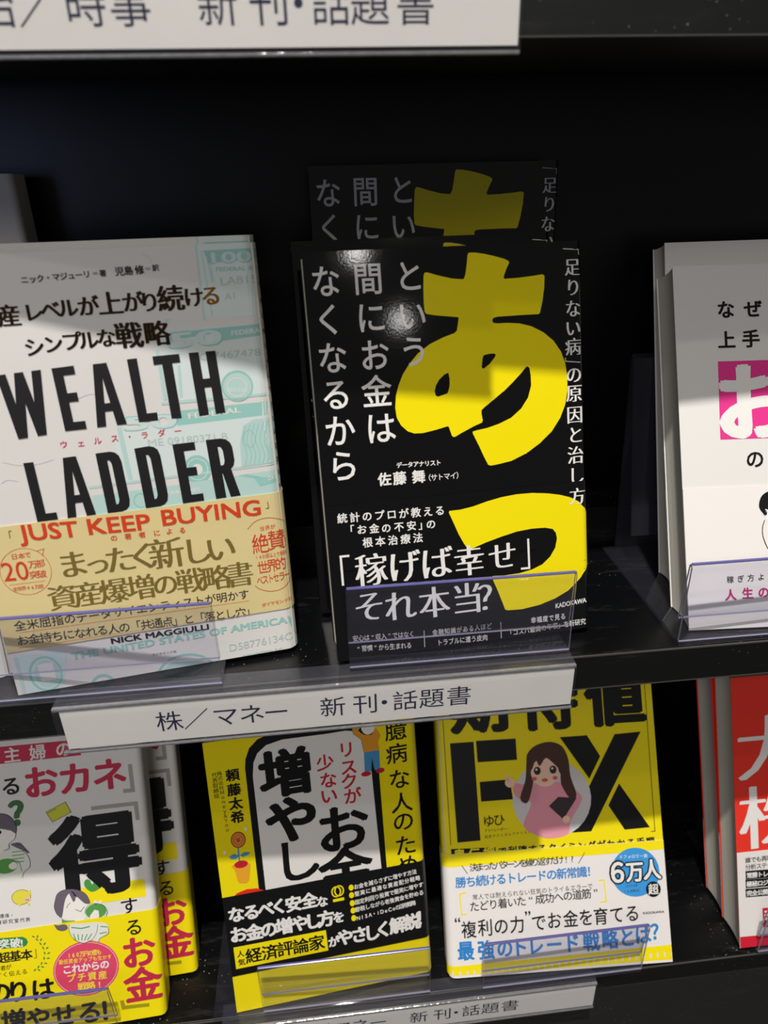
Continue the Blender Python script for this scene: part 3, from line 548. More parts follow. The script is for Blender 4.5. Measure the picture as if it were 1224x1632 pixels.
["j","p","woman_picture","hair",3,[[45.63,123.62,46.89,123.93,48.81,124.1,50.49,123.88,51.56,123.06,52.39,121.84,53.21,120.55,54.35,119.04,55.48,117.46,55.87,116.57,55.06,116.81,53.51,117.74,51.83,118.8,50.05,119.9,48.15,121.14,46.7,122.16,45.82,122.83,45.4,123.29]]],
["j","p","woman_picture","paper2",2,[[33.86,120.16,36.7,121.42,40.49,120.74,44.07,119.94,47.2,119.77,50.12,119.48,52.43,118.71,53.89,117.14,54.73,115.08,55.24,113.07,55.56,111.21,55.54,109.39,55.05,107.87,53.73,106.86,51.93,106.14,50.55,105.28,50.68,103.91,51.23,102.39,49.89,101.46,44.54,100.96,37.3,101.03,32.21,102.87,31.01,108.1,31.96,115.1]]],
["j","l","woman_picture","green2",3,0.51,[45.74,118.4,53.0,118.3],0],
["j","l","woman_picture","green2",3,0.51,[45.53,116.21,52.79,116.11],0],
["j","l","woman_picture","green2",3,0.51,[45.32,114.03,52.58,113.92],0],
["j","l","woman_picture","green2",3,0.51,[45.12,111.84,52.38,111.73],0],
["j","e","woman_picture","green3",4,41.34,110.26,6.92,4.71,0],
["j","e","woman_picture","skinw",5,45.54,109.96,2.55,2.36,0],
["j","e","woman_picture","k",4,37.57,133.88,2.9,0.39,0],
["j","e","woman_picture","k",4,39.79,131.94,1.09,1.17,0],
["j","l","woman_picture","k",6,0.26,[39.72,143.8,40.92,143.55,42.15,143.33,43.34,143.05,44.42,142.62,45.37,142.03,46.24,141.32,47.03,140.49,47.74,139.56,48.42,138.48,49.04,137.26,49.53,135.98,49.82,134.71,49.85,133.41,49.66,132.06,49.37,130.76,49.1,129.62,48.91,128.69,48.74,127.92,48.47,127.22,48.02,126.52,47.21,125.81,46.16,125.13,45.14,124.46,44.44,123.79,44.28,123.1,44.45,122.39,44.64,121.73,44.49,121.18,43.88,120.8,43.0,120.53,42.01,120.31,41.07,120.06],0],
["j","l","woman_picture","k",6,0.22,[48.61,123.18,49.68,122.76,50.8,122.37,51.83,121.91,52.67,121.28,53.23,120.32,53.6,119.13,53.89,117.97,54.22,117.14,54.63,116.74,55.04,116.63,55.46,116.63,55.87,116.57],0],
["j","l","woman_picture","k",6,0.22,[52.37,118.06,53.17,117.01,54.01,115.98,54.77,114.91,55.3,113.71,55.6,112.27,55.73,110.67,55.66,109.11,55.35,107.82,54.66,106.93,53.64,106.3,52.58,105.75,51.75,105.1,51.24,104.3,50.91,103.45,50.64,102.58,50.34,101.72],0],
["j","l","woman_picture","k",6,0.22,[42.92,111.0,44.0,111.58,45.1,112.22,46.14,112.75,47.04,112.99,47.77,112.92,48.37,112.63,48.87,112.1,49.31,111.35,49.65,110.26,49.89,108.89,50.09,107.4,50.32,105.97],0],
["j","e","pig_picture","pigy",3,48.45,89.41,5.68,4.84,0],
["j","e","pig_picture","brown",4,48.45,89.41,5.68,4.84,0.26],
["j","p","pig_picture","pigy",4,[[51.69,91.53,54.3,93.41,54.26,89.81]]],
["j","e","pig_picture","pigp",5,51.91,87.43,2.16,1.55,0],
["j","e","pig_picture","brown",6,51.29,87.33,0.37,0.4,0],
["j","e","pig_picture","brown",6,52.49,87.14,0.37,0.4,0],
["j","p","pig_picture","pigy",4,[[45.69,85.92,48.38,85.5,46.97,83.43]]],
["j","p","pig_picture","pigy",4,[[51.38,85.02,53.48,84.69,52.39,82.89]]],
["j","r","author_lettering","k","n",4,"環境・",35.99,79.29,42.0,78.98,2.76,2.76],
["j","r","author_lettering","k","n",4,"資研究室代表",34.12,75.54,51.02,74.78,2.96,2.96],
["b","r","title_lettering","k","m",4,"る",113.85,60.03,113.85,60.03,11.71,11.71],
["b","r","title_lettering","crim","B",4,"お",115.05,43.42,115.05,43.42,21.86,21.86],
["b","r","title_lettering","crim","B",4,"金",115.85,22.29,115.85,22.29,23.55,23.55],
["b","l","title_lettering","oliv2",3,2.28,[102.17,14.0,102.77,9.23,118.7,8.3],0],
["b","p","badge","green4",2,[[21.57,66.94,47.02,64.59,49.12,63.06,49.89,60.83,48.73,58.85,46.82,58.05,20.9,59.88]]],
["b","r","badge_lettering","white","B",4,"突",35.85,61.97,35.85,61.97,6.32,6.32],
["b","r","badge_lettering","white","B",4,"破",42.47,61.53,42.47,61.53,6.33,6.33],
["b","r","badge_lettering","white","B",4,"!",46.24,60.91,46.24,60.91,6.34,6.34],
["b","r","caption_lettering","k","b",4,"超",35.02,53.26,35.02,53.26,7.23,7.23],
["b","r","caption_lettering","k","b",4,"基",41.69,53.25,41.69,53.25,7.25,7.25],
["b","r","caption_lettering","k","b",4,"本",48.36,52.99,48.36,52.99,7.26,7.26],
["b","l","caption_lettering","oliv2",3,0.66,[53.92,55.69,53.88,50.09,52.53,49.98],0],
["b","r","caption_lettering","k","n",4,"者が",33.81,46.9,37.15,46.99,3.56,3.56],
["b","r","caption_lettering","k","n",4,"すく伝える",30.98,42.59,46.15,42.49,3.57,3.57],
["b","r","headline_lettering","k","B",4,"の",30.26,31.75,30.26,31.75,14.88,14.88],
["b","r","headline_lettering","k","B",4,"り",41.39,30.79,41.39,30.79,14.92,14.92],
["b","r","headline_lettering","k","B",4,"は",55.94,29.57,55.94,29.57,14.99,14.99],
["b","r","headline_lettering","k","B",4,"増",36.91,12.44,36.91,12.44,15.27,15.27],
["b","r","headline_lettering","k","B",4,"や",51.48,11.47,51.48,11.47,15.33,15.33],
["b","r","headline_lettering","k","B",4,"せ",66.81,10.71,66.81,10.71,15.4,15.4],
["b","r","headline_lettering","k","B",4,"る",82.28,9.95,82.28,9.95,15.47,15.47],
["b","r","headline_lettering","k","B",4,"！",95.37,9.29,95.37,9.29,15.53,15.53],
["b","p","laurel_picture","green4",3,[[52.26,64.36,53.1,63.24,54.4,63.02,53.55,64.14]]],
["b","p","laurel_picture","green4",3,[[56.02,64.55,55.27,63.44,55.45,62.04,56.21,63.14]]],
["b","p","laurel_picture","green4",3,[[54.35,62.32,54.93,61.02,56.16,60.47,55.58,61.77]]],
["b","p","laurel_picture","green4",3,[[58.23,62.13,57.23,61.27,57.1,59.87,58.09,60.73]]],
["b","p","laurel_picture","green4",3,[[56.44,59.57,56.72,58.18,57.8,57.33,57.52,58.72]]],
["b","p","laurel_picture","green4",3,[[60.34,58.99,59.17,58.42,58.72,57.12,59.89,57.68]]],
["b","p","laurel_picture","green4",3,[[57.96,56.86,57.93,55.45,58.8,54.35,58.84,55.76]]],
["b","p","laurel_picture","green4",3,[[61.8,55.88,60.52,55.65,59.79,54.52,61.07,54.75]]],
["b","p","laurel_picture","green4",3,[[58.85,53.52,58.5,52.17,59.11,50.89,59.47,52.23]]],
["b","p","laurel_picture","green4",3,[[62.54,52.19,61.23,52.3,60.26,51.41,61.57,51.29]]],
["b","p","laurel_picture","green4",3,[[58.54,50.29,57.89,49.1,58.21,47.71,58.86,48.9]]],
["b","p","laurel_picture","green4",3,[[62.0,48.67,60.74,49.12,59.58,48.52,60.85,48.07]]],
["b","p","laurel_picture","green4",3,[[57.01,47.2,56.11,46.23,56.11,44.81,57.01,45.78]]],
["b","p","laurel_picture","green4",3,[[60.18,45.34,59.04,46.11,57.77,45.84,58.91,45.08]]],
["b","p","laurel_picture","green4",3,[[55.25,45.06,54.15,44.37,53.83,43.01,54.93,43.7]]],
["b","p","laurel_picture","green4",3,[[58.08,43.07,57.13,44.1,55.83,44.18,56.77,43.15]]],
["b","p","laurel_picture","green4",3,[[53.17,43.24,51.94,42.86,51.32,41.65,52.56,42.02]]],
["b","p","laurel_picture","green4",3,[[55.64,41.2,54.94,42.44,53.68,42.86,54.37,41.62]]],
["b","e","magenta_badge","rose",2,82.71,38.25,19.92,17.58,0],
["b","e","magenta_badge","white",3,82.71,38.25,19.12,16.72,0.26],
["b","r","badge_lettering","yel2","b",5,"160万円の壁も",73.4,48.26,91.36,47.58,3.81,3.05],
["b","r","badge_lettering","yel2","m",5,"最低賃金アップも生かす",68.14,44.84,97.37,43.44,3.21,2.89],
["b","r","badge_lettering","white","B",5,"これからの",71.35,39.52,94.02,39.0,6.02,6.02],
["b","r","badge_lettering","yel2","b",5,"プチ資産",73.29,33.74,92.17,32.49,5.62,5.62],
["b","r","badge_lettering","yel2","b",5,"戦略!",79.38,27.16,89.76,26.69,5.63,5.63],
["j","p","woman_picture","hair",5,[[67.16,80.55,67.64,83.05,68.53,85.85,69.7,88.06,71.18,89.29,72.95,89.93,74.83,90.22,76.82,90.22,78.91,89.87,80.91,89.28,82.85,88.44,84.7,87.36,86.2,86.14,87.2,84.74,87.84,83.2,88.29,81.84,88.66,80.7,88.85,79.74,88.66,79.13,87.92,78.91,86.81,79.04,85.6,79.62,84.33,80.85,82.97,82.53,81.68,84.2,80.57,86.04,79.52,87.87,78.39,88.68,77.01,87.97,75.53,86.24,74.25,84.05,73.29,81.17,72.52,77.82,71.89,75.18,71.46,73.69,71.17,72.9,70.73,72.73,69.95,73.27,69.02,74.42,68.25,75.77,67.65,77.13,67.2,78.69]]],
["j","p","woman_picture","skinw",4,[[70.73,72.73,71.54,76.0,72.87,80.43,74.25,84.05,75.5,86.18,76.81,87.49,78.33,88.03,80.23,87.69,82.34,86.57,84.24,85.13,85.98,83.38,87.51,81.3,88.35,79.18,88.11,77.01,87.16,74.81,86.22,72.89,85.68,71.33,85.14,70.07,84.02,69.27,81.84,69.08,79.09,69.35,76.63,69.8,74.72,70.42,73.11,71.22,71.89,71.88,71.06,71.87,70.64,71.72]]],
["j","l","woman_picture","k",7,0.22,[67.16,80.55,67.73,82.56,68.27,84.64,68.89,86.56,69.7,88.06,70.78,89.04,72.04,89.66,73.42,90.01,74.83,90.22,76.31,90.3,77.87,90.19,79.44,89.91,80.93,89.47,82.38,88.85,83.82,88.03,85.13,87.1,86.2,86.14,86.98,85.1,87.55,83.95,87.96,82.83,88.29,81.84,88.5,81.05,88.58,80.39,88.61,79.77,88.66,79.13],0],
["j","l","woman_picture","k",7,0.22,[67.16,80.55,67.4,79.32,67.62,78.05,67.88,76.84,68.25,75.77,68.8,74.85,69.49,74.05,70.18,73.35,70.73,72.73,71.1,72.22,71.36,71.83,71.58,71.47,71.82,71.1],0],
["j","l","woman_picture","k",7,0.23,[84.99,73.09,85.32,74.26,85.6,75.48,85.99,76.6,86.64,77.47,87.68,78.06,88.99,78.46,90.39,78.66,91.73,78.65,93.01,78.41,94.31,77.95,95.52,77.32,96.52,76.56,97.33,75.63,97.98,74.5,98.43,73.33,98.63,72.24,98.49,71.26,98.06,70.33,97.52,69.42,97.04,68.5],0],
["j","p","woman_picture","hair",6,[[76.56,88.97,77.04,89.09,77.85,88.72,78.63,87.98,79.36,86.73,80.06,85.12,80.4,83.74,80.16,82.67,79.57,81.83,78.97,81.66,78.46,82.52,77.93,84.05,77.48,85.52,77.02,86.87,76.62,88.16]]],
["j","l","woman_picture","k",6,0.3,[74.35,78.42,75.78,80.51,77.08,81.29],0],
["j","l","woman_picture","k",6,0.3,[79.74,76.58,82.67,74.79,85.11,77.71],0],
["j","p","woman_picture","green3",6,[[70.92,71.38,74.2,70.19,78.49,69.83,78.95,68.1,71.01,69.05]]],
["j","e","woman_picture","green3",6,91.89,73.65,6.39,4.81,0],
["j","e","woman_picture","paper2",5,91.89,73.65,6.96,5.41,0],
["j","e","woman_picture","white",6,92.09,79.26,1.13,1.2,0],
["j","e","woman_picture","white",6,94.86,78.82,1.13,1.2,0],
["j","p","woman_picture","skinw",7,[[87.94,71.29,91.06,74.77,93.45,73.73,93.46,70.41,90.89,62.84,87.33,64.75]]],
["b","p","woman_picture","hair",4,[[65.95,70.86,66.21,70.55,66.88,69.44,67.88,68.57,69.44,68.46,71.32,68.6,72.8,68.43,73.65,67.62,74.1,66.51,74.08,65.58,73.45,64.96,72.36,64.52,71.19,64.39,69.99,64.59,68.71,65.09,67.64,65.96,66.8,67.62,66.17,69.64]]],
["b","p","woman_picture","paper2",4,[[75.23,68.04,77.07,68.35,79.74,67.94,82.61,67.5,85.68,67.3,88.95,67.07,91.87,66.67,94.34,66.13,96.45,65.42,97.91,64.37,98.57,62.71,98.57,60.71,98.04,59.01,96.76,57.94,94.95,57.18,93.43,56.44,92.6,55.49,92.05,54.57,91.34,54.12,90.32,54.56,89.13,55.47,87.77,56.04,86.18,55.73,84.41,55.09,82.69,54.88,81.02,55.45,79.39,56.46,77.98,57.65,76.84,58.94,75.92,60.42,75.3,62.07,74.81,64.18,74.61,66.47]]],
["b","l","woman_picture","k",6,0.22,[75.2,67.71,75.05,66.82,74.88,65.92,74.76,65.03,74.75,64.14,74.88,63.26,75.1,62.39,75.41,61.52,75.79,60.66,76.19,59.8,76.64,58.94,77.2,58.1,77.95,57.32,78.95,56.54,80.13,55.76,81.41,55.11,82.68,54.75,83.97,54.71,85.32,54.9,86.62,55.31,87.76,55.91,88.74,56.73,89.6,57.79,90.34,58.97,90.96,60.17,91.42,61.39,91.72,62.67,91.97,63.99,92.24,65.28],0],
["b","l","woman_picture","k",6,0.23,[98.28,62.97,98.31,61.76,98.42,60.5,98.38,59.33,97.98,58.36,97.01,57.68,95.62,57.2,94.19,56.81,93.11,56.36,92.5,55.83,92.17,55.29,91.94,54.74,91.66,54.2],0],
["b","l","woman_picture","green4",5,0.49,[77.13,61.77,78.26,57.27],0],
["b","l","woman_picture","green4",5,0.49,[79.84,60.93,79.97,56.99],0],
["b","l","woman_picture","green4",5,0.49,[82.57,60.35,81.68,56.71],0],
["b","l","woman_picture","green4",5,0.49,[85.34,60.03,83.39,56.43],0],
["b","l","woman_picture","green4",5,0.49,[88.14,59.97,85.11,56.14],0],
["b","l","woman_picture","green4",5,0.6,[76.27,65.88,82.31,64.24,87.33,64.75],0],
["b","l","woman_picture","green4",5,0.53,[93.78,63.7,97.76,62.73],0],
["b","l","woman_picture","green4",5,0.53,[92.74,59.21,97.15,59.49],0]],
'E': [
["j","p","title_panel","k",2,[[22.44,69.94,22.68,92.15,22.92,167.36,23.71,173.01,26.68,179.91,32.04,184.74,39.86,187.95,54.96,187.93,73.98,186.89,89.44,186.46,99.06,184.48,103.16,176.26,104.0,150.57,104.03,81.98,104.09,52.04]]],
["j","p","title_panel","paper",3,[[26.65,69.02,26.81,91.29,26.96,161.24,28.27,170.15,31.12,175.86,36.83,180.25,46.83,182.28,73.51,181.58,85.15,181.74,93.6,179.94,98.55,172.81,99.27,151.41,100.54,82.7,100.39,52.85]]],
["j","r","title_lettering","k","X",4,"増",46.85,160.36,46.85,160.36,32.6,32.6],
["j","r","title_lettering","k","X",4,"や",47.37,128.65,47.37,128.65,33.45,33.45],
["j","r","title_lettering","k","b",4,"し",48.16,100.14,48.16,100.14,32.05,32.05],
["j","r","title_lettering","k","B",4,"お",78.3,116.3,78.3,116.3,34.59,34.59],
["j","r","title_lettering","k","B",4,"金",77.78,86.04,77.78,86.04,35.41,35.41],
["j","r","title_lettering","k","B",4,"方",47.47,67.63,47.47,67.63,31.09,31.09],
["j","r","title_lettering","red3","b",4,"リ",84.85,169.25,84.85,169.25,11.22,11.22],
["j","r","title_lettering","red3","b",4,"ス",85.28,157.38,85.28,157.38,11.33,11.33],
["j","r","title_lettering","red3","b",4,"ク",84.85,147.85,84.85,147.85,11.41,11.41],
["j","r","title_lettering","red3","b",4,"が",86.14,137.55,86.14,137.55,11.51,11.51],
["j","r","title_lettering","red3","b",4,"少",71.13,162.89,71.13,162.89,11.22,11.22],
["j","r","title_lettering","red3","b",4,"な",72.04,150.91,72.04,150.91,11.33,11.33],
["j","r","title_lettering","red3","b",4,"い",71.46,140.25,71.46,140.25,11.43,11.43],
["j","r","subtitle_lettering","k","m",4,"臆",116.34,176.89,116.34,176.89,14.21,14.21],
["j","r","subtitle_lettering","k","m",4,"病",115.95,161.28,115.95,161.28,14.38,14.38],
["j","r","subtitle_lettering","k","m",4,"な",116.53,143.74,116.53,143.74,14.59,14.59],
["j","r","subtitle_lettering","k","m",4,"人",116.83,127.18,116.83,127.18,14.78,14.78],
["j","r","subtitle_lettering","k","m",4,"の",117.02,114.02,117.02,114.02,14.93,14.93],
["j","r","subtitle_lettering","k","m",4,"た",117.33,97.05,117.33,97.05,15.13,15.13],
["j","r","subtitle_lettering","k","m",4,"め",117.84,82.68,117.84,82.68,15.3,15.3],
["j","r","author_lettering","k","B",4,"頼",15.19,164.33,15.19,164.33,8.33,8.33],
["j","r","author_lettering","k","B",4,"藤",15.0,154.68,15.0,154.68,8.4,8.4],
["j","r","author_lettering","k","B",4,"太",15.05,145.55,15.05,145.55,8.46,8.46],
["j","r","author_lettering","k","B",4,"希",15.05,136.36,15.05,136.36,8.52,8.52],
["j","r","author_lettering","k","n",4,"株式会社Ｍｏｎｅｙ＆Ｙｏｕ",7.72,166.62,8.16,129.1,3.08,3.08],
["j","r","author_lettering","k","n",4,"代表取締役",4.64,166.2,4.39,152.4,3.46,3.46],
["j","e","plant_picture","brown2",3,13.85,121.02,4.5,5.55,0],
["j","e","plant_picture","coin",4,13.85,121.02,3.81,4.77,0],
["j","e","plant_picture","brown2",5,13.85,121.02,2.77,3.53,0.3],
["j","r","plant_picture","brown2","b",6,"￥",13.85,121.02,13.85,121.02,4.21,4.21],
["j","l","plant_picture","blue2",3,0.82,[13.17,115.81,13.01,105.07],0],
["j","p","plant_picture","blue2",4,[[7.12,110.65,9.93,112.1,13.29,110.41,11.3,108.46,8.38,108.71]]],
["j","p","plant_picture","blue2",4,[[13.58,110.35,16.44,112.13,20.22,111.37,18.55,109.69,15.5,108.95]]],
["j","p","plant_picture","pot",4,[[7.87,104.1,11.05,106.15,16.35,105.74,19.38,103.43,18.77,100.5,18.78,99.82,17.43,92.35,15.56,90.79,11.41,91.67,10.51,93.8,9.62,101.06,8.18,103.28]]],
["j","e","plant_picture","red3",5,13.81,104.23,4.12,2.56,0],
["j","p","plant_picture","redo",3,[[5.54,81.88,9.27,84.99,15.1,86.48,21.3,85.88,27.53,82.53,27.6,80.41,14.62,76.65]]],
["j","p","plant_picture","white",3,[[19.16,129.3,20.03,127.47,18.79,125.85,18.15,127.57]]],
["j","p","plant_picture","white",3,[[5.04,115.76,5.89,113.91,4.65,112.29,4.02,114.02]]],
["j","p","man_picture","orange",5,[[89.23,183.96,93.25,185.93,94.34,182.0,92.77,180.01,96.77,177.09,100.97,176.39,104.11,180.41,106.59,175.46,104.84,171.2,105.12,165.43,95.51,165.54,94.44,174.45,89.87,178.98]]],
["j","e","man_picture","skinw",6,99.3,182.32,4.27,5.37,0],
["j","p","man_picture","blue2",5,[[95.51,165.54,105.12,165.43,104.69,152.05,101.29,152.65,100.16,161.3,99.25,152.24,94.99,152.6]]],
["j","e","man_picture","red3",6,95.78,150.92,3.14,1.69,0],
["j","e","man_picture","red3",6,104.8,151.65,2.77,1.7,0],
["j","l","man_picture","brown",6,0.23,[89.23,183.96,89.87,178.98,94.44,174.45,95.51,165.54],0],
["j","e","man_picture","k",7,98.37,183.98,2.71,0.91,0],
["b","r","headline_lettering","white","X",4,"な",7.16,70.73,7.16,70.73,11.35,10.56],
["b","r","headline_lettering","white","X",4,"る",16.54,70.45,16.54,70.45,11.4,10.6],
["b","r","headline_lettering","white","X",4,"べ",25.46,70.67,25.46,70.67,11.43,10.63],
["b","r","headline_lettering","white","X",4,"く",33.85,70.82,33.85,70.82,11.46,10.66],
["b","r","headline_lettering","white","X",4,"安",42.83,70.53,42.83,70.53,11.5,10.7],
["b","r","headline_lettering","white","X",4,"全",52.8,70.7,52.8,70.7,11.54,10.73],
["b","r","headline_lettering","white","X",4,"な",60.95,68.27,60.95,68.27,8.03,7.47],
["b","r","headline_lettering","white","X",4,"お",7.04,56.54,7.04,56.54,11.92,11.09],
["b","r","headline_lettering","white","X",4,"金",16.74,56.0,16.74,56.0,11.97,11.13],
["b","r","headline_lettering","white","X",4,"の",25.98,55.92,25.98,55.92,12.01,11.17],
["b","r","headline_lettering","white","X",4,"増",35.6,56.11,35.6,56.11,12.05,11.21],
["b","r","headline_lettering","white","X",4,"や",45.54,55.9,45.54,55.9,12.09,11.25],
["b","r","headline_lettering","white","X",4,"し",53.79,55.74,53.79,55.74,12.13,11.28],
["b","r","headline_lettering","white","X",4,"方",62.08,55.59,62.08,55.59,12.17,11.32],
["b","r","headline_lettering","white","X",4,"を",70.29,54.84,70.29,54.84,8.59,7.99],
["b","p","credit_panel","yel",2,[[2.94,47.8,61.35,47.28,61.7,32.15,2.95,32.1]]],
["b","r","credit_lettering","k","b",4,"人",6.84,42.53,6.84,42.53,4.91,4.66],
["b","r","credit_lettering","k","b",4,"気",6.88,36.45,6.88,36.45,4.93,4.69],
["b","r","credit_lettering","k","b",4,"経",14.74,39.67,14.74,39.67,11.21,10.65],
["b","r","credit_lettering","k","b",4,"済",24.9,39.54,24.9,39.54,11.26,10.69],
["b","r","credit_lettering","k","b",4,"評",34.59,39.8,34.59,39.8,11.29,10.73],
["b","r","credit_lettering","k","b",4,"論",44.59,39.53,44.59,39.53,11.34,10.77],
["b","r","credit_lettering","k","b",4,"家",54.69,39.46,54.69,39.46,11.38,10.81],
["b","r","headline_lettering","white","X",4,"が",65.67,37.89,65.67,37.89,8.23,7.41],
["b","r","headline_lettering","white","X",4,"や",73.12,39.44,73.12,39.44,12.37,11.13],
["b","r","headline_lettering","white","X",4,"さ",82.38,39.3,82.38,39.3,12.41,11.17],
["b","r","headline_lettering","white","X",4,"し",90.71,38.86,90.71,38.86,12.45,11.2],
["b","r","headline_lettering","white","X",4,"く",98.55,39.72,98.55,39.72,12.48,11.23],
["b","r","headline_lettering","white","X",4,"解",108.04,40.51,108.04,40.51,12.51,11.26],
["b","r","headline_lettering","white","X",4,"説",117.9,41.01,117.9,41.01,12.55,11.29],
["b","r","headline_lettering","white","X",4,"！",125.71,42.57,125.71,42.57,12.57,11.31],
["b","e","bullet_point","yel",3,79.99,74.2,1.61,2.15,0],
["b","r","list_lettering","white","b",4,"お金を減らさずに増やす方法",83.28,74.21,121.62,77.04,3.83,3.25],
["b","e","bullet_point","yel",3,79.86,68.78,1.62,2.16,0],
["b","r","list_lettering","white","b",4,"堅実に最適な資産配分戦略",83.37,69.09,123.56,72.0,3.84,3.27],
["b","e","bullet_point","yel",3,79.83,62.95,1.62,2.17,0],
["b","r","list_lettering","white","b",4,"固定利回り投資で堅実に増やす",83.02,63.12,125.17,66.64,3.86,3.28],
["b","e","bullet_point","yel",3,79.9,57.58,1.62,2.18,0],
["b","r","list_lettering","white","b",4,"節税しながら老後資金を貯める",82.9,57.78,125.12,60.89,3.88,3.29],
["b","e","bullet_point","yel",3,79.89,51.99,1.63,2.19,0],
["b","r","list_lettering","white","b",4,"NISA・iDeCoの活用戦略",82.84,51.48,119.46,54.51,3.89,3.31],
["b","e","publisher_emblem","yel",3,70.29,73.29,3.17,4.01,0.87],
["b","e","publisher_emblem","yel",3,72.19,73.59,3.18,4.01,0.87],
["b","p","publisher_emblem","yel",3,[[67.65,68.21,74.9,68.42,74.92,66.29,67.8,66.2]]]],
'F': [
["j","r","title_lettering","k","X",4,"期",30.34,178.2,30.34,178.2,41.36,41.36],
["j","r","title_lettering","k","X",4,"待",78.02,177.54,78.02,177.54,41.54,41.54],
["j","r","title_lettering","k","X",4,"値",125.16,177.61,125.16,177.61,41.72,41.72],
["j","p","title_lettering","k",3,[[8.78,152.64,24.99,152.76,25.83,87.42,10.17,86.97]]],
["j","p","title_lettering","k",3,[[26.71,153.21,54.03,153.22,54.1,138.94,26.98,138.95]]],
["j","p","title_lettering","k",3,[[27.59,125.83,48.34,126.31,49.6,113.03,27.79,112.79]]],
["j","p","title_lettering","k",3,[[122.79,152.02,141.13,152.73,101.92,88.52,84.65,88.56]]],
["j","p","title_lettering","k",3,[[84.56,152.22,103.45,152.48,111.69,137.91,103.04,123.33]]],
["j","p","title_lettering","k",3,[[123.42,118.91,142.49,88.6,125.05,88.1,114.92,104.81]]],
["j","l","frame_line","k",3,0.42,[4.76,176.23,5.51,85.8],0],
["j"],
["j","l","frame_line","k",3,0.44,[146.39,186.21,145.83,85.67,143.12,85.71],0],
["j","e","woman_picture","greyw",4,76.35,111.61,27.07,25.75,0],
["j","p","woman_picture","hoodie",5,[[50.97,123.42,52.86,123.5,55.56,122.78,58.67,122.26,62.08,122.4,65.91,122.74,70.03,122.92,74.66,122.98,79.59,122.88,84.16,122.04,88.35,119.95,92.18,117.13,95.0,114.53,96.64,112.81,97.27,111.3,96.73,108.96,94.34,104.99,90.79,100.18,88.0,95.93,87.19,92.68,87.13,89.98,86.01,87.93,82.84,86.6,78.6,85.9,74.56,85.71,71.19,85.94,68.0,86.67,64.85,87.96,61.12,89.77,57.42,92.15,55.49,95.32,57.06,100.03,60.39,105.54,62.08,109.8,60.25,111.67,56.76,112.3,53.83,113.04,52.24,114.32,51.21,115.72,50.58,117.32,50.17,119.49,50.17,121.86]]],
["j","p","woman_picture","hairb",6,[[60.27,135.82,60.49,138.45,60.69,140.62,61.42,142.61,62.92,144.56,64.96,146.33,67.45,147.74,70.57,148.81,74.15,149.52,77.53,149.61,80.61,149.0,83.48,147.78,85.83,145.94,87.5,143.37,88.65,140.18,89.47,136.78,89.8,133.3,89.8,129.62,90.11,125.77,91.32,121.34,92.84,116.74,93.49,113.26,92.63,111.24,90.91,110.34,89.05,110.81,87.09,113.21,84.99,116.98,83.36,120.72,83.13,124.23,83.37,127.71,81.9,130.39,76.81,132.12,70.01,133.04,65.03,132.79,63.75,131.0,64.29,128.03,64.48,124.63,63.48,120.56,62.13,116.06,60.86,112.59,59.82,110.73,58.85,109.89,57.85,109.8,56.5,110.32,55.12,111.58,54.58,113.67,55.55,116.9,57.35,120.97,58.85,124.98,59.54,128.78,59.92,132.52]]],
["j","e","woman_picture","skin2",7,72.61,129.59,9.61,9.54,0],
["j","p","woman_picture","hairb",8,[[61.74,130.26,61.6,132.7,61.84,136.49,62.66,139.79,64.14,142.01,66.19,143.74,68.68,144.91,71.86,145.61,75.48,145.75,78.64,145.0,81.13,142.91,83.17,139.94,84.5,137.08,84.97,134.31,84.73,131.66,84.02,130.25,82.8,130.89,81.12,132.77,79.35,134.65,77.58,136.49,75.73,138.33,73.97,139.1,72.3,137.73,70.71,135.29,69.36,133.9,68.35,134.97,67.57,137.1,66.81,138.16,65.98,137.0,65.15,134.76,64.32,132.84,63.34,131.32,62.35,130.12]]],
["j","e","woman_picture","eye",8,67.45,130.86,2.4,2.73,0],
["j","e","woman_picture","white",9,66.94,131.72,0.69,0.75,0],
["j","e","woman_picture","eye",8,78.39,131.01,2.41,2.73,0],
["j","e","woman_picture","white",9,77.88,131.87,0.69,0.75,0],
["j","e","woman_picture","blush",8,65.12,125.68,1.73,1.25,0],
["j","e","woman_picture","blush",8,79.43,125.47,1.73,1.25,0],
["j","e","woman_picture","blush",8,72.26,124.42,2.16,1.25,0],
["j","p","woman_picture","tablet",7,[[73.91,107.01,80.67,112.7,93.34,111.22,83.16,97.6]]],
["j","e","woman_picture","skin2",8,85.27,97.46,2.59,2.48,0],
["j","e","woman_picture","skin2",8,48.2,124.27,3.44,3.32,0],
["j","l","woman_picture","skin2",8,0.95,[47.55,125.0,44.8,130.62],0],
["j","r","author_lettering","k","m",4,"ゆ",32.18,99.8,32.18,99.8,8.33,8.33],
["j","r","author_lettering","k","m",4,"ひ",39.22,100.15,39.22,100.15,8.34,8.34],
["j","r","author_lettering","k","n",4,"ＦＸトレーダー・",30.12,93.59,44.86,93.98,2.46,2.46],
["j","r","author_lettering","k","n",4,"認定テクニカルアナリスト",29.87,89.57,59.41,90.74,2.26,2.26],
["j","p","headline_panel","k",2,[[5.49,83.04,35.72,82.39,35.63,76.36,5.7,77.01]]],
["j","r","headline_lettering","yel","B",4,"奥伝授",11.1,78.92,31.32,78.92,8.16,8.16],
["j","r","headline_lettering","k","B",4,"で利確するタイミングがわかる手順",40.43,79.39,142.17,79.17,6.16,6.16],
["b","p","band_panel","yel",2,[[-5.3,83.75,158.5,86.53,157.43,73.69,94.83,72.83,-3.22,71.34]]],
["b","r","caption_lettering","k","m",4,"決まったパターンを繰り返すだけ!?",20.06,70.44,87.4,71.57,5.72,5.72],
["b","l","caption_lettering","k",3,0.42,[12.1,72.18,15.66,66.6],0],
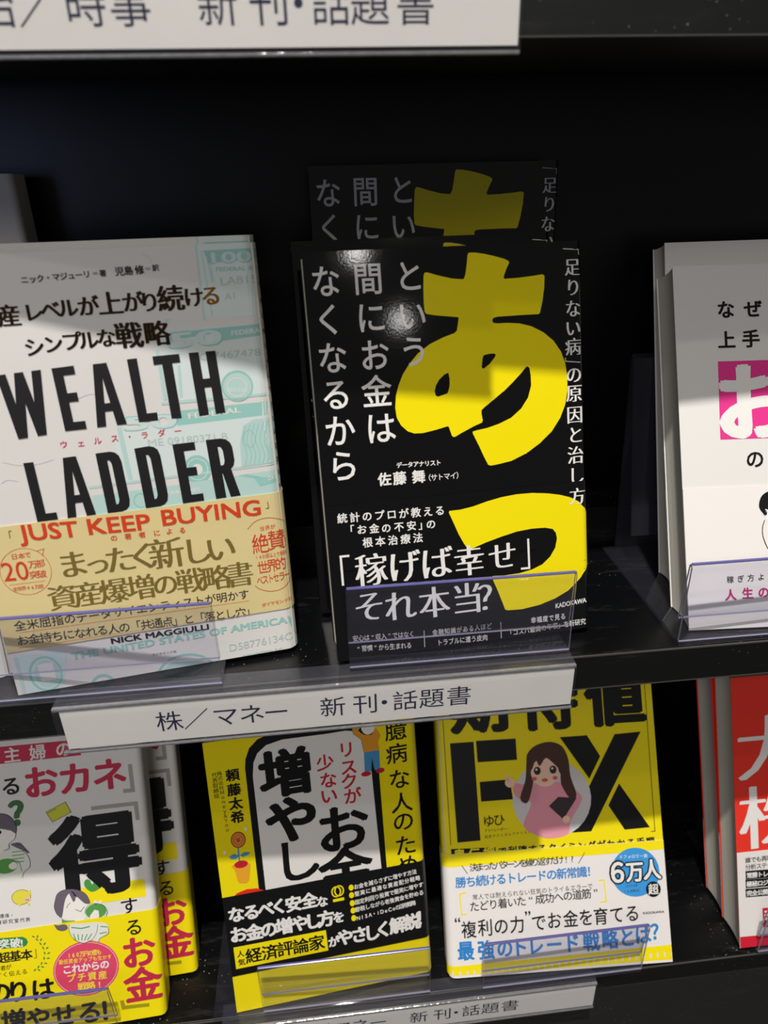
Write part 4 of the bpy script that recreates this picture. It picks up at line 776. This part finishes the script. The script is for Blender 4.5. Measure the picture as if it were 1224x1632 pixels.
["b","l","caption_lettering","k",3,0.43,[96.12,75.04,91.39,68.21],0],
["b","r","caption_lettering","blue","b",4,"勝ち続けるトレードの新常識！",10.77,61.34,100.16,62.65,7.53,7.53],
["b","r","small_lettering","k","n",4,"常人では耐えられない狂気のトライ＆エラーで",19.88,51.15,98.32,52.99,3.86,3.86],
["b","r","caption_lettering","k","m",4,"たどり着いた“成功への道筋”",19.11,45.24,101.8,48.47,6.89,6.89],
["b","l","caption_bracket","yel",3,0.84,[13.83,54.49,9.65,53.98,10.24,40.43,13.71,40.72],0],
["b","l","caption_bracket","yel",3,0.86,[104.19,56.07,108.03,56.35,108.68,42.38,104.56,42.0],0],
["b","r","headline_lettering","k","m",4,"“",7.16,35.11,7.16,35.11,11.65,10.49],
["b","r","headline_lettering","k","m",4,"複",14.5,30.64,14.5,30.64,11.64,10.48],
["b","r","headline_lettering","k","m",4,"利",25.6,31.18,25.6,31.18,11.66,10.49],
["b","r","headline_lettering","k","m",4,"の",36.29,31.35,36.29,31.35,11.67,10.5],
["b","r","headline_lettering","k","m",4,"力",47.15,31.64,47.15,31.64,11.68,10.51],
["b","r","headline_lettering","k","m",4,"”",54.67,36.01,54.67,36.01,11.71,10.54],
["b","r","headline_lettering","k","m",4,"で",61.79,31.94,61.79,31.94,11.7,10.53],
["b","r","headline_lettering","k","m",4,"お",72.31,32.53,72.31,32.53,11.71,10.54],
["b","r","headline_lettering","k","m",4,"金",83.52,32.81,83.52,32.81,11.73,10.56],
["b","r","headline_lettering","k","m",4,"を",94.05,33.0,94.05,33.0,11.74,10.57],
["b","r","headline_lettering","k","m",4,"育",104.17,32.96,104.17,32.96,11.75,10.58],
["b","r","headline_lettering","k","m",4,"て",115.18,33.26,115.18,33.26,11.77,10.59],
["b","r","headline_lettering","k","m",4,"る",125.78,33.46,125.78,33.46,11.78,10.6],
["b","w","publisher_lettering","k","b",4,"KADOKAWA",133.23,32.94,147.68,33.0,1.46],
["b","r","headline_lettering","blue","B",4,"最",11.64,17.3,11.64,17.3,12.79,11.51],
["b","r","headline_lettering","blue","B",4,"強",25.15,16.99,25.15,16.99,12.8,11.52],
["b","r","headline_lettering","blue","B",4,"の",37.89,17.13,37.89,17.13,12.82,11.54],
["b","r","headline_lettering","blue","B",4,"ト",47.87,17.08,47.87,17.08,12.83,11.55],
["b","r","headline_lettering","blue","B",4,"レ",58.72,17.23,58.72,17.23,12.84,11.56],
["b","r","headline_lettering","blue","B",4,"ー",71.24,17.12,71.24,17.12,12.86,11.57],
["b","r","headline_lettering","blue","B",4,"ド",83.11,17.2,83.11,17.2,12.87,11.59],
["b","r","headline_lettering","blue","B",4,"戦",96.41,17.18,96.41,17.18,12.89,11.6],
["b","r","headline_lettering","blue","B",4,"略",109.34,17.59,109.34,17.59,12.91,11.62],
["b","r","headline_lettering","blue","B",4,"と",121.06,18.08,121.06,18.08,12.93,11.63],
["b","r","headline_lettering","blue","B",4,"は",131.98,19.04,131.98,19.04,12.94,11.65],
["b","r","headline_lettering","blue","B",4,"？",143.12,20.51,143.12,20.51,12.96,11.67],
["b","e","follower_badge","sky",3,129.97,59.98,16.66,16.07,0],
["b","r","badge_lettering","white","m",4,"Ｘフォロワー数",120.86,70.56,137.89,70.24,2.67,2.67],
["b","r","badge_lettering","k","XX",4,"６",117.56,60.81,117.56,60.81,17.2,15.48],
["b","r","badge_lettering","k","XX",4,"万",129.58,60.41,129.58,60.41,13.94,12.54],
["b","r","badge_lettering","k","XX",4,"人",141.42,60.96,141.42,60.96,13.95,12.56],
["b","r","badge_lettering","white","B",7,"６",117.56,60.81,117.56,60.81,17.2,15.48],
["b","r","badge_lettering","white","B",7,"万",129.58,60.41,129.58,60.41,13.94,12.54],
["b","r","badge_lettering","white","B",7,"人",141.42,60.96,141.42,60.96,13.95,12.56],
["b","e","follower_badge","k",9,141.39,48.18,5.08,5.08,0],
["b","r","badge_lettering","white","b",10,"超",141.39,48.18,141.39,48.18,7.36,7.36],
["b","r","badge_lettering","k","n",4,"（2025年",122.21,51.36,130.01,51.37,2.04,2.04],
["b","r","badge_lettering","k","n",4,"10月時点）",121.94,47.76,132.57,47.97,2.04,2.04],
["b","p","band_stripe","yel",2,[[-6.79,7.52,156.52,11.31,155.73,1.81,-7.11,1.81]]],
["b","e","stripe_pattern","paper",3,2.55,2.92,0.67,1.67,0],
["b","e","stripe_pattern","paper",3,7.27,3.0,0.67,1.67,0],
["b","e","stripe_pattern","paper",3,11.99,3.08,0.67,1.67,0],
["b","e","stripe_pattern","paper",3,16.71,3.17,0.67,1.67,0],
["b","e","stripe_pattern","paper",3,21.44,3.25,0.67,1.67,0],
["b","e","stripe_pattern","paper",3,26.17,3.33,0.67,1.67,0],
["b","e","stripe_pattern","paper",3,30.91,3.41,0.67,1.67,0],
["b","e","stripe_pattern","paper",3,35.65,3.49,0.67,1.67,0],
["b","e","stripe_pattern","paper",3,40.4,3.57,0.67,1.68,0],
["b","e","stripe_pattern","paper",3,45.15,3.65,0.67,1.68,0],
["b","e","stripe_pattern","paper",3,49.91,3.73,0.68,1.68,0],
["b","e","stripe_pattern","paper",3,54.67,3.81,0.68,1.68,0],
["b","e","stripe_pattern","paper",3,59.43,3.89,0.68,1.68,0],
["b","e","stripe_pattern","paper",3,64.2,3.97,0.68,1.68,0],
["b","e","stripe_pattern","paper",3,68.98,4.05,0.68,1.68,0],
["b","e","stripe_pattern","paper",3,73.76,4.13,0.68,1.68,0],
["b","e","stripe_pattern","paper",3,78.54,4.22,0.68,1.68,0],
["b","e","stripe_pattern","paper",3,83.33,4.3,0.68,1.68,0],
["b","e","stripe_pattern","paper",3,88.12,4.38,0.68,1.68,0],
["b","e","stripe_pattern","paper",3,92.92,4.46,0.68,1.68,0],
["b","e","stripe_pattern","paper",3,97.72,4.54,0.68,1.69,0],
["b","e","stripe_pattern","paper",3,102.52,4.62,0.68,1.69,0],
["b","e","stripe_pattern","paper",3,107.34,4.71,0.68,1.69,0],
["b","e","stripe_pattern","paper",3,112.15,4.79,0.68,1.69,0],
["b","e","stripe_pattern","paper",3,116.97,4.87,0.68,1.69,0],
["b","e","stripe_pattern","paper",3,121.8,4.95,0.68,1.69,0],
["b","e","stripe_pattern","paper",3,126.62,5.03,0.68,1.69,0],
["b","e","stripe_pattern","paper",3,131.46,5.12,0.69,1.69,0],
["b","e","stripe_pattern","paper",3,136.3,5.2,0.69,1.69,0],
["b","e","stripe_pattern","paper",3,141.14,5.28,0.69,1.69,0],
["b","e","stripe_pattern","paper",3,145.99,5.36,0.69,1.69,0],
["b","e","stripe_pattern","paper",3,150.84,5.44,0.69,1.69,0]],
'G': [
["j","r","title_lettering","white","M",4,"大",26.0,137.99,26.0,137.99,49.03,49.03],
["j","r","title_lettering","white","M",4,"株",25.78,89.93,25.78,89.93,48.17,48.17],
["b","r","caption_lettering","k","m",4,"誰でも再現",7.63,61.38,23.04,61.4,4.16,4.16],
["b","r","caption_lettering","k","m",4,"分析ステップ",7.46,56.55,26.74,56.42,4.17,4.17],
["b","p","caption_panel","k",2,[[5.59,53.91,45.34,52.86,45.43,47.01,5.66,47.97]]],
["b","r","caption_lettering","white","B",4,"常勝トレード",8.22,50.67,27.51,50.39,4.17,4.17],
["b","p","caption_panel","k",2,[[5.38,47.86,45.15,46.77,45.24,40.92,5.44,41.91]]],
["b","r","caption_lettering","white","B",4,"極秘ロジック",8.01,44.61,27.31,44.32,4.18,4.18],
["b","p","caption_panel","k",2,[[5.15,41.41,44.94,40.27,45.04,34.41,5.22,35.45]]],
["b","r","caption_lettering","white","B",4,"完全公開",7.79,38.15,19.36,37.96,4.18,4.18],
["b","p","headline_panel","red",2,[[16.77,26.74,58.46,25.59,58.75,11.87,16.86,13.13]]],
["b","r","headline_lettering","white","B",4,"手",22.77,19.96,22.77,19.96,11.5,11.5],
["b","p","band_stripe","red",2,[[-5.92,8.21,57.9,6.9,57.52,-5.83,-6.31,-2.62]]]],
'H': [
["j","r","spine_lettering","k","n",4,"株投資の教科書超入門",134.5,150,134.5,30,11,8],
["j","r","spine_lettering","k","n",4,"のための実践ガイド",141,120,141,20,6,5]]}
POSE = {'A': [-210.7, 2.94, 3.0, 0.1515, 0.1328, 130.00634229252947, 190.5393239064431], 'B': [-63.0, 8.09, 3.0, 0.0852, 0.2786, 129.6737885967503, 189.9489699919748], 'C': [115.51, 9.62, 3.0, -0.055, 0.4673, 127.99999999996386, 185.4604670088977], 'D': [-314.99, 3.58, -266.96, 0.0456, 0.4255, 127.70789897967005, 194.63459142483777], 'E': [-141.53, 5.03, -266.96, 0.0855, 0.2798, 128.82662881120038, 186.9453800716564], 'F': [-2.23, 9.7, -266.96, -0.0428, 0.5345, 151.32698346254472, 209.7435836504447], 'G': [198.31, 6.64, -266.96, -0.0065, 0.41, 127.9999999999712, 187.09475676016032]}
class Surf:
    """jacket surface in book space: u across the front cover, v up, off = lift; the spine corner is a round of radius r"""
    def __init__(s, w, h, t, r, spine='R', tl=0): s.w, s.h, s.t, s.r, s.sp, s.tl = w, h, t, r, spine, tl
    def at(s, u, v, off):
        w, r = s.w, s.r
        if s.sp == 'L': u = w - u
        if u <= w - r: x, y = u, -off
        else:
            L = r*math.pi/2; e = u-(w-r)
            if e < L:
                a = e/r; x, y = w-r+(r+off)*math.sin(a), r-(r+off)*math.cos(a)
            else: x, y = w+off, r+(e-L)
        if s.sp == 'L': x = w - x
        return (x, y, v)
    def path(s, off, flap=True):
        w, t, r = s.w, s.t, s.r; P = [(0, -off)]; n = 6
        P += [(w-r+(r+off)*math.sin(i*math.pi/2/n), r-(r+off)*math.cos(i*math.pi/2/n)) for i in range(n+1)]
        P += [(w-r+(r+off)*math.cos(i*math.pi/2/n), t-r+(r+off)*math.sin(i*math.pi/2/n)) for i in range(n+1)]
        P += [(0, t+off)]
        if s.sp == 'L': P = [(w-x, y) for x, y in P]
        return P
def wrap(mb, sf, off, th, v0, v1, m, curve=None):
    """paper wrapped round front, spine and back, with paper thickness th"""
    A = sf.path(off+th); B = sf.path(off); n = len(A); V = []
    for P in (A, B):
        for v in (v0, v1):
            for (x, y) in P: V.append((x, y, max(v, max(y, 0)*sf.tl)))
    F = []; 
    for i in range(n-1):
        F += [(i, i+1, n+i+1, n+i), (2*n+i, 3*n+i, 3*n+i+1, 2*n+i+1), (n+i, n+i+1, 3*n+i+1, 3*n+i), (i, 2*n+i, 2*n+i+1, i+1)]
    F += [(0, n, 3*n, 2*n), (n-1, 3*n-1, 4*n-1, 2*n-1)]
    if sf.sp == 'L': F = [f[::-1] for f in F]
    mb.add(V, F, m)
def poly_fill(loops):
    lp = [[Vector((a[i], a[i+1], 0)) for i in range(0, len(a), 2)] for a in loops]
    tris = tessellate_polygon(lp); pts = [(v.x, v.y) for l in lp for v in l]
    out = []
    for t in tris:
        a, b, c = (pts[i] for i in t)
        if (b[0]-a[0])*(c[1]-a[1])-(b[1]-a[1])*(c[0]-a[0]) < 0: t = t[::-1]
        out.append(tuple(t))
    return pts, out
def subdiv_far(pts, tris, far):
    """split triangles that cross onto the rounded spine so they can bend"""
    for _ in range(7):
        P = list(pts); T = []; cache = {}
        for t in tris:
            us = [P[i][0] for i in t]
            if (max(us) > far if far > 0 else min(us) < -far) and max(us)-min(us) > 1.6:
                def mid(i, j):
                    k = (min(i, j), max(i, j))
                    if k not in cache: cache[k] = len(P); P.append(((P[i][0]+P[j][0])/2, (P[i][1]+P[j][1])/2))
                    return cache[k]
                a, b, c = t; ab, bc, ca = mid(a, b), mid(b, c), mid(c, a)
                T += [(a, ab, ca), (ab, b, bc), (ca, bc, c), (ab, bc, ca)]
            else: T.append(t)
        pts, tris = P, T
    return pts, tris
LAY = .05; BANDOFF = .3+LAY*5.5
def art_parts(items, target, place, clampu, clampv, base, parent, gloss, far=None):
    """build every printed piece of one surface; pieces with one name join into one part"""
    acc = []; last = None; pc = 0
    for it in items:
        if it[0] != target: continue
        if len(it) == 1: last = None; continue
        k, name, col = it[1], it[2], it[3]; m = inkm(col, gloss)
        if name != last: acc.append((name, MB())); last = name
        mb = acc[-1][1]
        def put(pts, fs, layer, lift=0):
            off = base + LAY*layer + .006*lift
            pts = [(min(max(u, clampu[0]), clampu[1]), min(max(v, clampv[0]), clampv[1])) for u, v in pts]
            mb.add([place(u, v, off) for u, v in pts], fs, m)
        if k == 'r':
            _, _, _, _, st, L, text, u0, v0, u1, v1, em, w = it; n = len(text); key, sh = ST[st]
            for i, ch in enumerate(text):
                if ch in ' 　': continue
                t = i/(n-1) if n > 1 else 0; cu, cv = u0+(u1-u0)*t, v0+(v1-v0)*t
                if not (clampu[0]-em*.5 < cu < clampu[1]+em*.5): continue
                vs, fs = glyph(ch)[key]
                cx = .5 if ord(ch) > 0x2000 and ch not in '“”' else (min(a for a, b in vs)+max(a for a, b in vs))/2
                for li, (dx, dy) in enumerate(sh):
                    pts = [(cu+(x-cx+dx)*w, cv+(y-.375+dy)*em) for x, y in vs]
                    if max(p[0] for p in pts) < clampu[0] or min(p[0] for p in pts) > clampu[1]: continue
                    f2 = fs
                    if far and (max(p[0] for p in pts) > far if far > 0 else min(p[0] for p in pts) < -far):
                        tr = [(f[0], f[i], f[i+1]) for f in fs for i in range(1, len(f)-1)]; pts, f2 = subdiv_far(pts, tr, far)
                    put(pts, f2, L, li)
        elif k == 'w':
            _, _, _, _, st, L, text, u0, v0, u1, v1, h = it; key, sh = ST[st]
            vs, fs = glyph(text)[key]; xs = [a for a, b in vs]; x0, x1 = min(xs), max(xs)
            ys = [b for a, b in glyph('H')['n'][0]] if ord(text[0]) < 0x2000 else [b for a, b in vs]; y0, y1 = min(ys), max(ys)
            sx = (u1-u0)/(x1-x0); sy = h/(y1-y0)
            for li, (dx, dy) in enumerate(sh):
                put([(u0+(x-x0+dx)*sx, v0+(v1-v0)*(x-x0)/(x1-x0)+(y-(y0+y1)/2+dy)*sy) for x, y in vs], fs, L, li)
        elif k == 'p':
            _, _, _, _, L, loops = it; pc += 1; pts, fs = poly_fill(loops)
            if far: pts, fs = subdiv_far(pts, fs, far)
            put(pts, fs, L, pc % 7)
        elif k == 'l':
            _, _, _, _, L, wd_, fl, closed = it; P = [Vector((fl[i], fl[i+1])) for i in range(0, len(fl), 2)]; n = len(P); V = []
            for i in range(n):
                a, b, c = P[max(i-1, 0)], P[i], P[min(i+1, n-1)]; d1 = (b-a) if i else (c-b); d2 = (c-b) if i < n-1 else d1
                d1 = d1.normalized(); d2 = d2.normalized(); nn = Vector((-(d1+d2).y, (d1+d2).x))
                nn = nn.normalized() if nn.length > 1e-5 else Vector((-d1.y, d1.x)); kk = max(.5, nn.dot(Vector((-d1.y, d1.x))))
                V += [tuple(b+nn*wd_/2/kk), tuple(b-nn*wd_/2/kk)]
            put(V, [(2*i+1, 2*i+3, 2*i+2, 2*i) for i in range(n-1)], L)
        elif k == 'e':
            _, _, _, _, L, cu, cv, ru, rv, ln = it; N = 28
            ring = lambda a, b: [(cu+a*math.cos(i*2*math.pi/N), cv+b*math.sin(i*2*math.pi/N)) for i in range(N)]
            if ln:
                put(ring(ru, rv)+ring(ru-ln, rv-ln), [(i, (i+1) % N, N+(i+1) % N, N+i) for i in range(N)], L)
            else: put(ring(ru, rv), [tuple(range(N))], L)
    for name, mb in acc:
        if mb.v: mb.build(name, parent)
def book_matrix(X, Y, Z, yaw, lean):
    wx = Vector((math.cos(yaw), math.sin(yaw), 0)); n = Vector((-math.sin(yaw), math.cos(yaw), 0)); z = Vector((0, 0, 1))
    up = z*math.cos(lean)+n*math.sin(lean); bk = n*math.cos(lean)-z*math.sin(lean)
    M = Matrix((wx, bk, up)).transposed().to_4x4(); M.translation = W3(X, Y, Z); return M
def book(pose, w, h, t, label, jm, art=None, spine='R', r=5, band=None, group=None, gloss=False, flap=None, name='book', boards=None):
    root = empty(name, book_matrix(*pose), label, 'book', group)
    sf = Surf(w, h, t, min(r, t/2-.4), spine, math.tan(pose[4]))     # the foot of a leaning book settles flat on its stand
    mb = MB(); g = 1.0
    x0, x1 = (.5, w-1.2) if spine == 'R' else (1.2, w-.5)
    # page block with a slightly hollow fore-edge
    fe = x0 if spine == 'R' else x1; sg = 1 if spine == 'R' else -1; bx = x1 if spine == 'R' else x0; N = 6
    prof = [(fe+sg*1.1*math.sin(math.pi*i/N), .7+(t-1.4)*i/N) for i in range(N+1)]+[(bx, t-.7), (bx, .7)]
    n = len(prof); V = [(x, y, .4+y*sf.tl) for x, y in prof]+[(x, y, h-.4) for x, y in prof]
    if spine == 'R': F = [tuple(range(n)), tuple(range(2*n-1, n-1, -1))]+[(i, n+i, n+(i+1) % n, (i+1) % n) for i in range(n)]
    else: F = [tuple(range(n-1, -1, -1)), tuple(range(n, 2*n))]+[((i+1) % n, n+(i+1) % n, n+i, i) for i in range(n)]
    mb.add(V, F, PAGES); mb.build('page_block', root)
    if boards:
        mb = MB(); wrap(mb, sf, -.55, .5, .1, h-.1, boards); mb.build('cover_board', root)
    mb = MB(); wrap(mb, sf, 0, .3, 0, h, jm)
    j = mb.build('dust_jacket', root)
    fr = sf.w-sf.r-1 if spine == 'R' else -(sf.r+1)
    cu = (0.15, w+sf.r*.57+t-1.0) if spine == 'R' else (-sf.r*.57-2, w-.15)
    if art: art_parts(ART[art], 'j', sf.at, cu, (.1, h-.1), .3, j, gloss, fr)
    if band:
        v0, v1, bm = band; mb = MB(); wrap(mb, sf, BANDOFF, .2, v0, v1, bm)
        b = mb.build('paper_band', root)
        if art: art_parts(ART[art], 'b', sf.at, cu, (v0+.1, v1-.1), BANDOFF+.2, b, gloss, fr)
    return root

# ------------------------------------------------------------------ setting: floor and ceiling of the shop
def plane(name, x0, x1, y0, y1, z, m):
    mb = MB(); mb.add([(x0, y0, z), (x1, y0, z), (x1, y1, z), (x0, y1, z)], [(0, 1, 2, 3)], m)
    return tag(mb.build(name, None, 1), kind='structure')
plane('floor', -4, 4, -6, 1, 0, mat('shop_carpet', '#4a4744', .9, 0, .2, .3, 60))

# ------------------------------------------------------------------ bookcase
Ht, Yt, Hb, Yb = 276.56, 5.5, 269.96, 3.0
bc = empty('bookcase', Matrix.Translation((0, 0, 0)), 'black lacquered bookcase with narrow display shelves, filling the whole picture behind the books', 'bookcase')
def shelf(z, y0, depth, th=20.7):
    mb = MB(); zz = z+ZM*1000
    mb.box((-750, y0+1.2, zz-3), (750, 146, zz), BLK)
    s = mb.build('shelf_board', bc, bevel=.0003)
    mb = MB(); mb.box((-750, y0, zz-th), (750, y0+1.2, zz-.01), HEM); mb.build('front_edge', s, bevel=.0005)
    mb = MB(); mb.box((-750, y0+1.2, zz-th), (750, 110, zz-th+2), HEM); mb.box((-750, 108, zz-th+2), (750, 110, zz-3), HEM); mb.build('underside_tray', s)
    mb = MB(); mb.box((-750, y0-.25, zz-.7), (750, y0+.6, zz+.12), MET); mb.build('worn_front_edge', s)
    mb = MB(); mb.box((-750, y0-.2, zz-th-.12), (750, y0+.5, zz-th+.35), MET); mb.build('worn_lower_edge', s)
shelf(0, 0, 110); shelf(Ht, Yt, 110)
zz = -Hb+ZM*1000
mb = MB(); mb.box((-750, Yb+1.2, zz-3), (750, 146, zz), BLK); s = mb.build('shelf_board', bc, bevel=.0003)
mb = MB(); mb.box((-750, Yb, zz-16.5), (750, Yb+1.2, zz-.01), HEM); mb.build('front_edge', s, bevel=.0005)
mb = MB(); mb.box((-750, Yb-.25, zz-.7), (750, Yb+.6, zz+.12), MET); mb.build('worn_front_edge', s)
mb = MB(); mb.box((-750, Yb+.3, 60), (750, 140, zz-17.2), PLI); mb.build('base_panel', bc, bevel=.0006)
mb = MB(); mb.box((-750, 20, 0), (750, 140, 59.8), BLK); mb.build('kick_board', bc)
mb = MB(); mb.box((-750, 146.2, 0), (750, 156, ZM*1000+620), BKP); mb.build('back_panel', bc)
for z in (0, -Hb):
    mb = MB(); mb.box((-750, 106, z+ZM*1000+.05), (750, 146, z+ZM*1000+27.2), BLK); mb.build('riser_step', bc, bevel=.0004)
for x in (-770, 750):
    mb = MB(); mb.box((x, 2, 0), (x+20, 156, ZM*1000+620), BLK); mb.build('side_panel', bc, bevel=.001)
mb = MB(); mb.box((-750, 4, ZM*1000+600), (750, 146, ZM*1000+620), BLK); mb.build('top_board', bc)

# ------------------------------------------------------------------ acrylic stands
def stand(x0, zs, y0, label, w=108, base_left=0, h=46, tower=True):
    root = empty('book_stand', Matrix.Translation(W3(x0, y0, zs+.6)), label, 'book stand', 'clear acrylic book stands')
    extrude_profile([(2.9, 2.4), (3.0, 12), (3.4, h-2), (4.2, h-.5), (5.3, h-1.6), (6.6, 14)], 0, w, 1.2, ACR, EDL).build('front_lip', root)
    mb = MB()
    for (x, dx) in ((-.1, .9), (w-.8, .9)):
        pass
    mb.box((0.2, 3.3, h-.7), (w-.2, 5.2, h+.4), EDG); mb.build('folded_edge', root, bevel=.0006)
    mb = MB(); mb.box((-base_left, 1.6, 0), (w, 101, 2.2), ACB); mb.build('base_plate', root, bevel=.0005)
    extrude_profile([(101.2, 2.4), (113, 116.5), (112.2, 118.4), (110.6, 117.4), (82.5, 19)], 8, w-8, 1.6, ACB, ACB).build('back_rest', root)
    return root
stand(-225.5, 0, -3.3, 'clear acrylic stand holding the banknote-cover book, its lip in front')
stand(-57.5, 0, 0, 'clear acrylic stand holding the black book with the yellow title')
stand(106, 0, -1, 'clear acrylic stand at the right holding the pink-titled book')
stand(-344, 0, -3.5, 'clear acrylic stand of the book at the left picture edge')
stand(-322, -Hb, Yb-4, 'clear acrylic stand at the lower left in front of the book with the pink badge')
stand(-124.5, -Hb, Yb-2.5, 'clear acrylic stand under the yellow book with the black band', base_left=32)
stand(18, -Hb, Yb-4.5, 'clear acrylic stand under the larger yellow book with the girl drawing')
stand(209, -Hb, Yb-3, 'clear acrylic stand at the lower right under the red book')

# ------------------------------------------------------------------ shelf labels
LAB = mat('label_paper', '#efebe6', .6, 0, .3, .06, 40); LBI = 'ink_label'; INK['label'] = '#1d2340'
CLR = acrylic('label_plastic', (.985, .985, .985), 1.0, .06, 1.25); FLP = acrylic('scuffed_flap', (.93, .93, .93), 1, .12, 1.5, .03)
SIL = mat('plastic_fold', '#9a9a9c', .12, .35, .8, .35, 500, .3, 250)
def label_holder(xr, z, y0, dx, text, label):
    x1 = xr; x0 = xr-245.5; root = empty('shelf_label', Matrix.Translation(W3(x0, y0, z)), label, 'shelf label', 'white category labels clipped on the shelf edges'); w = 245.5
    extrude_profile([(-3, .35), (-4.9, .2), (-6.3, -.4), (-6.9, -2), (-6.9, -25.4), (-4.6, -26), (-4.4, -24)], 0, w, .5, CLR, CLR).build('clear_holder', root)
    mb = MB(); mb.box((0, -4.4, .2), (w, 9, .5), FLP); mb.build('top_flap', root)
    mb = MB(); mb.box((0, -6.7, -1.2), (w, -4.6, .7), SIL); mb.build('holder_fold', root, bevel=.0005)
    mb = MB(); mb.box((.1, -6.9, -26.4), (w-.1, -5, -25.2), SIL); mb.build('holder_lower_fold', root, bevel=.0003)
    mb = MB(); mb.box((3, -6.2, -23.8), (w-.8, -5.95, -1.6), LAB); p = mb.build('paper_insert', root)
    acc = []
    for ch, X in text: acc.append(['l', 'r', 'category_lettering', 'label', 'n', 1, ch, X-x0+dx, -12.3, X-x0+dx, -12.3, 12.6, 12.9])
    art_parts(acc, 'l', lambda u, v, off: (u, -6.2-off, v), (.1, w-.1), (-24, -1), .02, p, False)
base_t = [('／', -131), ('新', -66.9), ('刊', -51.2), ('・', -42.2), ('話', -32.1), ('題', -19.2), ('書', -5.9)]
money = [('株', -143.3), ('マ', -117.4), ('ネ', -105.1), ('ー', -93.6)]
topt = [('政', -187), ('治', -174), ('／', -161.5), ('時', -147.5), ('事', -134.3), ('新', -107.9), ('刊', -92.2), ('・', -83.2), ('話', -73.1), ('題', -60.9), ('書', -46.5)]
label_holder(51.5, 0, 0, 0, base_t+money, 'white shelf label reading 株／マネー 新刊・話題書 on the middle shelf edge')
label_holder(94.5, -Hb, Yb, 42.0, base_t+money, 'white shelf label on the bottom shelf edge, lowest one, partly cut off by the picture')
label_holder(8.5, Ht, Yt, 20.6, topt, 'white shelf label on the top shelf edge, reading 時事 新刊・話題書')

# ------------------------------------------------------------------ the books
WHT = mat('white_jacket', '#e9e6e2', .42, 0, .4, .05, 25); WHM = mat('off_white_jacket', '#e6e3df', .5, 0, .35)
BLKJ = mat('black_gloss_jacket', '#0b0b0c', .06, 0, .5, 0, 1, .010, 1000); BLKB = mat('black_gloss_band', '#0c0c0d', .08, 0, .5, 0, 1, .010, 1000)
YELJ = mat('yellow_jacket', '#f7e313', .3, 0, .4); REDJ = mat('red_jacket', '#ef3a2c', .3, 0, .4); CRM = mat('cream_band', '#ead79a', .55, 0, .3, .1, 60)
WB = mat('white_band', '#efeae6', .45, 0, .35); KB = mat('black_band', '#141415', .35, 0, .4); YB = mat('yellow_band', '#f8e40a', .35, 0, .4); GRY = mat('grey_jacket', '#b9b4ac', .5); DRK = mat('dark_board', '#17181a', .5)
def copy_tree(o, parent=None, M=None):
    c = o.copy(); COL.objects.link(c)
    if parent: c.parent = parent
    for ch in [x for x in o.children]: copy_tree(ch, c)
    if M is not None: c.matrix_world = M
    return c
G_T = 'copies of the black paperback with the yellow title'
kw = dict(group=None)
b = book(POSE['A'][:5], 130, 190, 22, 'white paperback printed with green banknotes and wrapped in a cream band, front copy', WHT, 'A', 'R', 5.5, (22.3, 81.5, CRM), boards=WHM)
c = copy_tree(b, None, book_matrix(-217.5, 47, 3, .06, .09)); tag(c, 'second copy behind the banknote-cover paperback, only its top edge showing', 'book')
b = book(POSE['B'][:5], 130, 189.5, 16, 'black glossy paperback with big yellow hiragana title, front copy in the middle', BLKJ, 'B', 'R', 2.5, (.2, 76.6, BLKB), gloss=True)
c = copy_tree(b, None, book_matrix(-70.2, 50, 3, .05, .25)); tag(c, 'second black paperback squeezed directly behind the front copy, only its left edge showing', 'book')
c = copy_tree(b, None, book_matrix(-61.6, 107.2, 30.5, .018, .100)); tag(c, 'rear black paperback standing higher on the riser step', 'book')
b = book(POSE['C'][:5], 128, 186, 19, 'white paperback with a pink square title at the right edge, front copy', WHM, 'C', 'R', 4, (.2, 72.2, WB))
b = book((126.0, 51.4, 3, 0.0, .36), 128, 187, 13, 'grey-looking white paperback standing behind the pink-titled one', WHM, None, 'R', 4)
b = book((-349.0, 13.5, 3, .03, .16), 130, 187, 18, 'white paperback at the left edge, only its lower corner showing beside the banknote cover', WHM, None, 'R', 6)
b = book((-331.8, 109.5, 30.5, .02, .03), 130, 188.5, 20, 'pale grey paperback on the riser at the upper left, spine turned to view', WHM, 'H', 'R', 3)
b = book(POSE['D'][:5], 128, 191, 17, 'white and yellow paperback with a pink round badge, front copy at lower left', WHM, 'D', 'R', 3.5, (.2, 69.3, YB))
c = copy_tree(b, None, book_matrix(-298.5, 27, -Hb+3, .06, .43)); tag(c, 'second white and yellow copy at lower left, behind the front one, its right edge showing', 'book')
b = book(POSE['E'][:5], 129, 187.5, 15, 'yellow paperback with black-framed white title panel and black band', YELJ, 'E', 'R', 4, (27, 83.6, KB))
b = book(POSE['F'][:5], 151, 210, 19, 'larger yellow paperback with a long-haired girl drawing and a white band', YELJ, 'F', 'L', 5, (.2, 79.8, WB))
b = book(POSE['G'][:5], 128, 187.5, 20, 'red paperback with white title at the lower right, front copy', REDJ, 'G', 'R', 4, (.2, 67, WB))
b = book((199.2, 30.5, -Hb+3, .008, .425), 128, 188, 19, 'red paperback standing behind the front red one, left page edge showing', REDJ, None, 'R', 4, (.2, 60, WB))
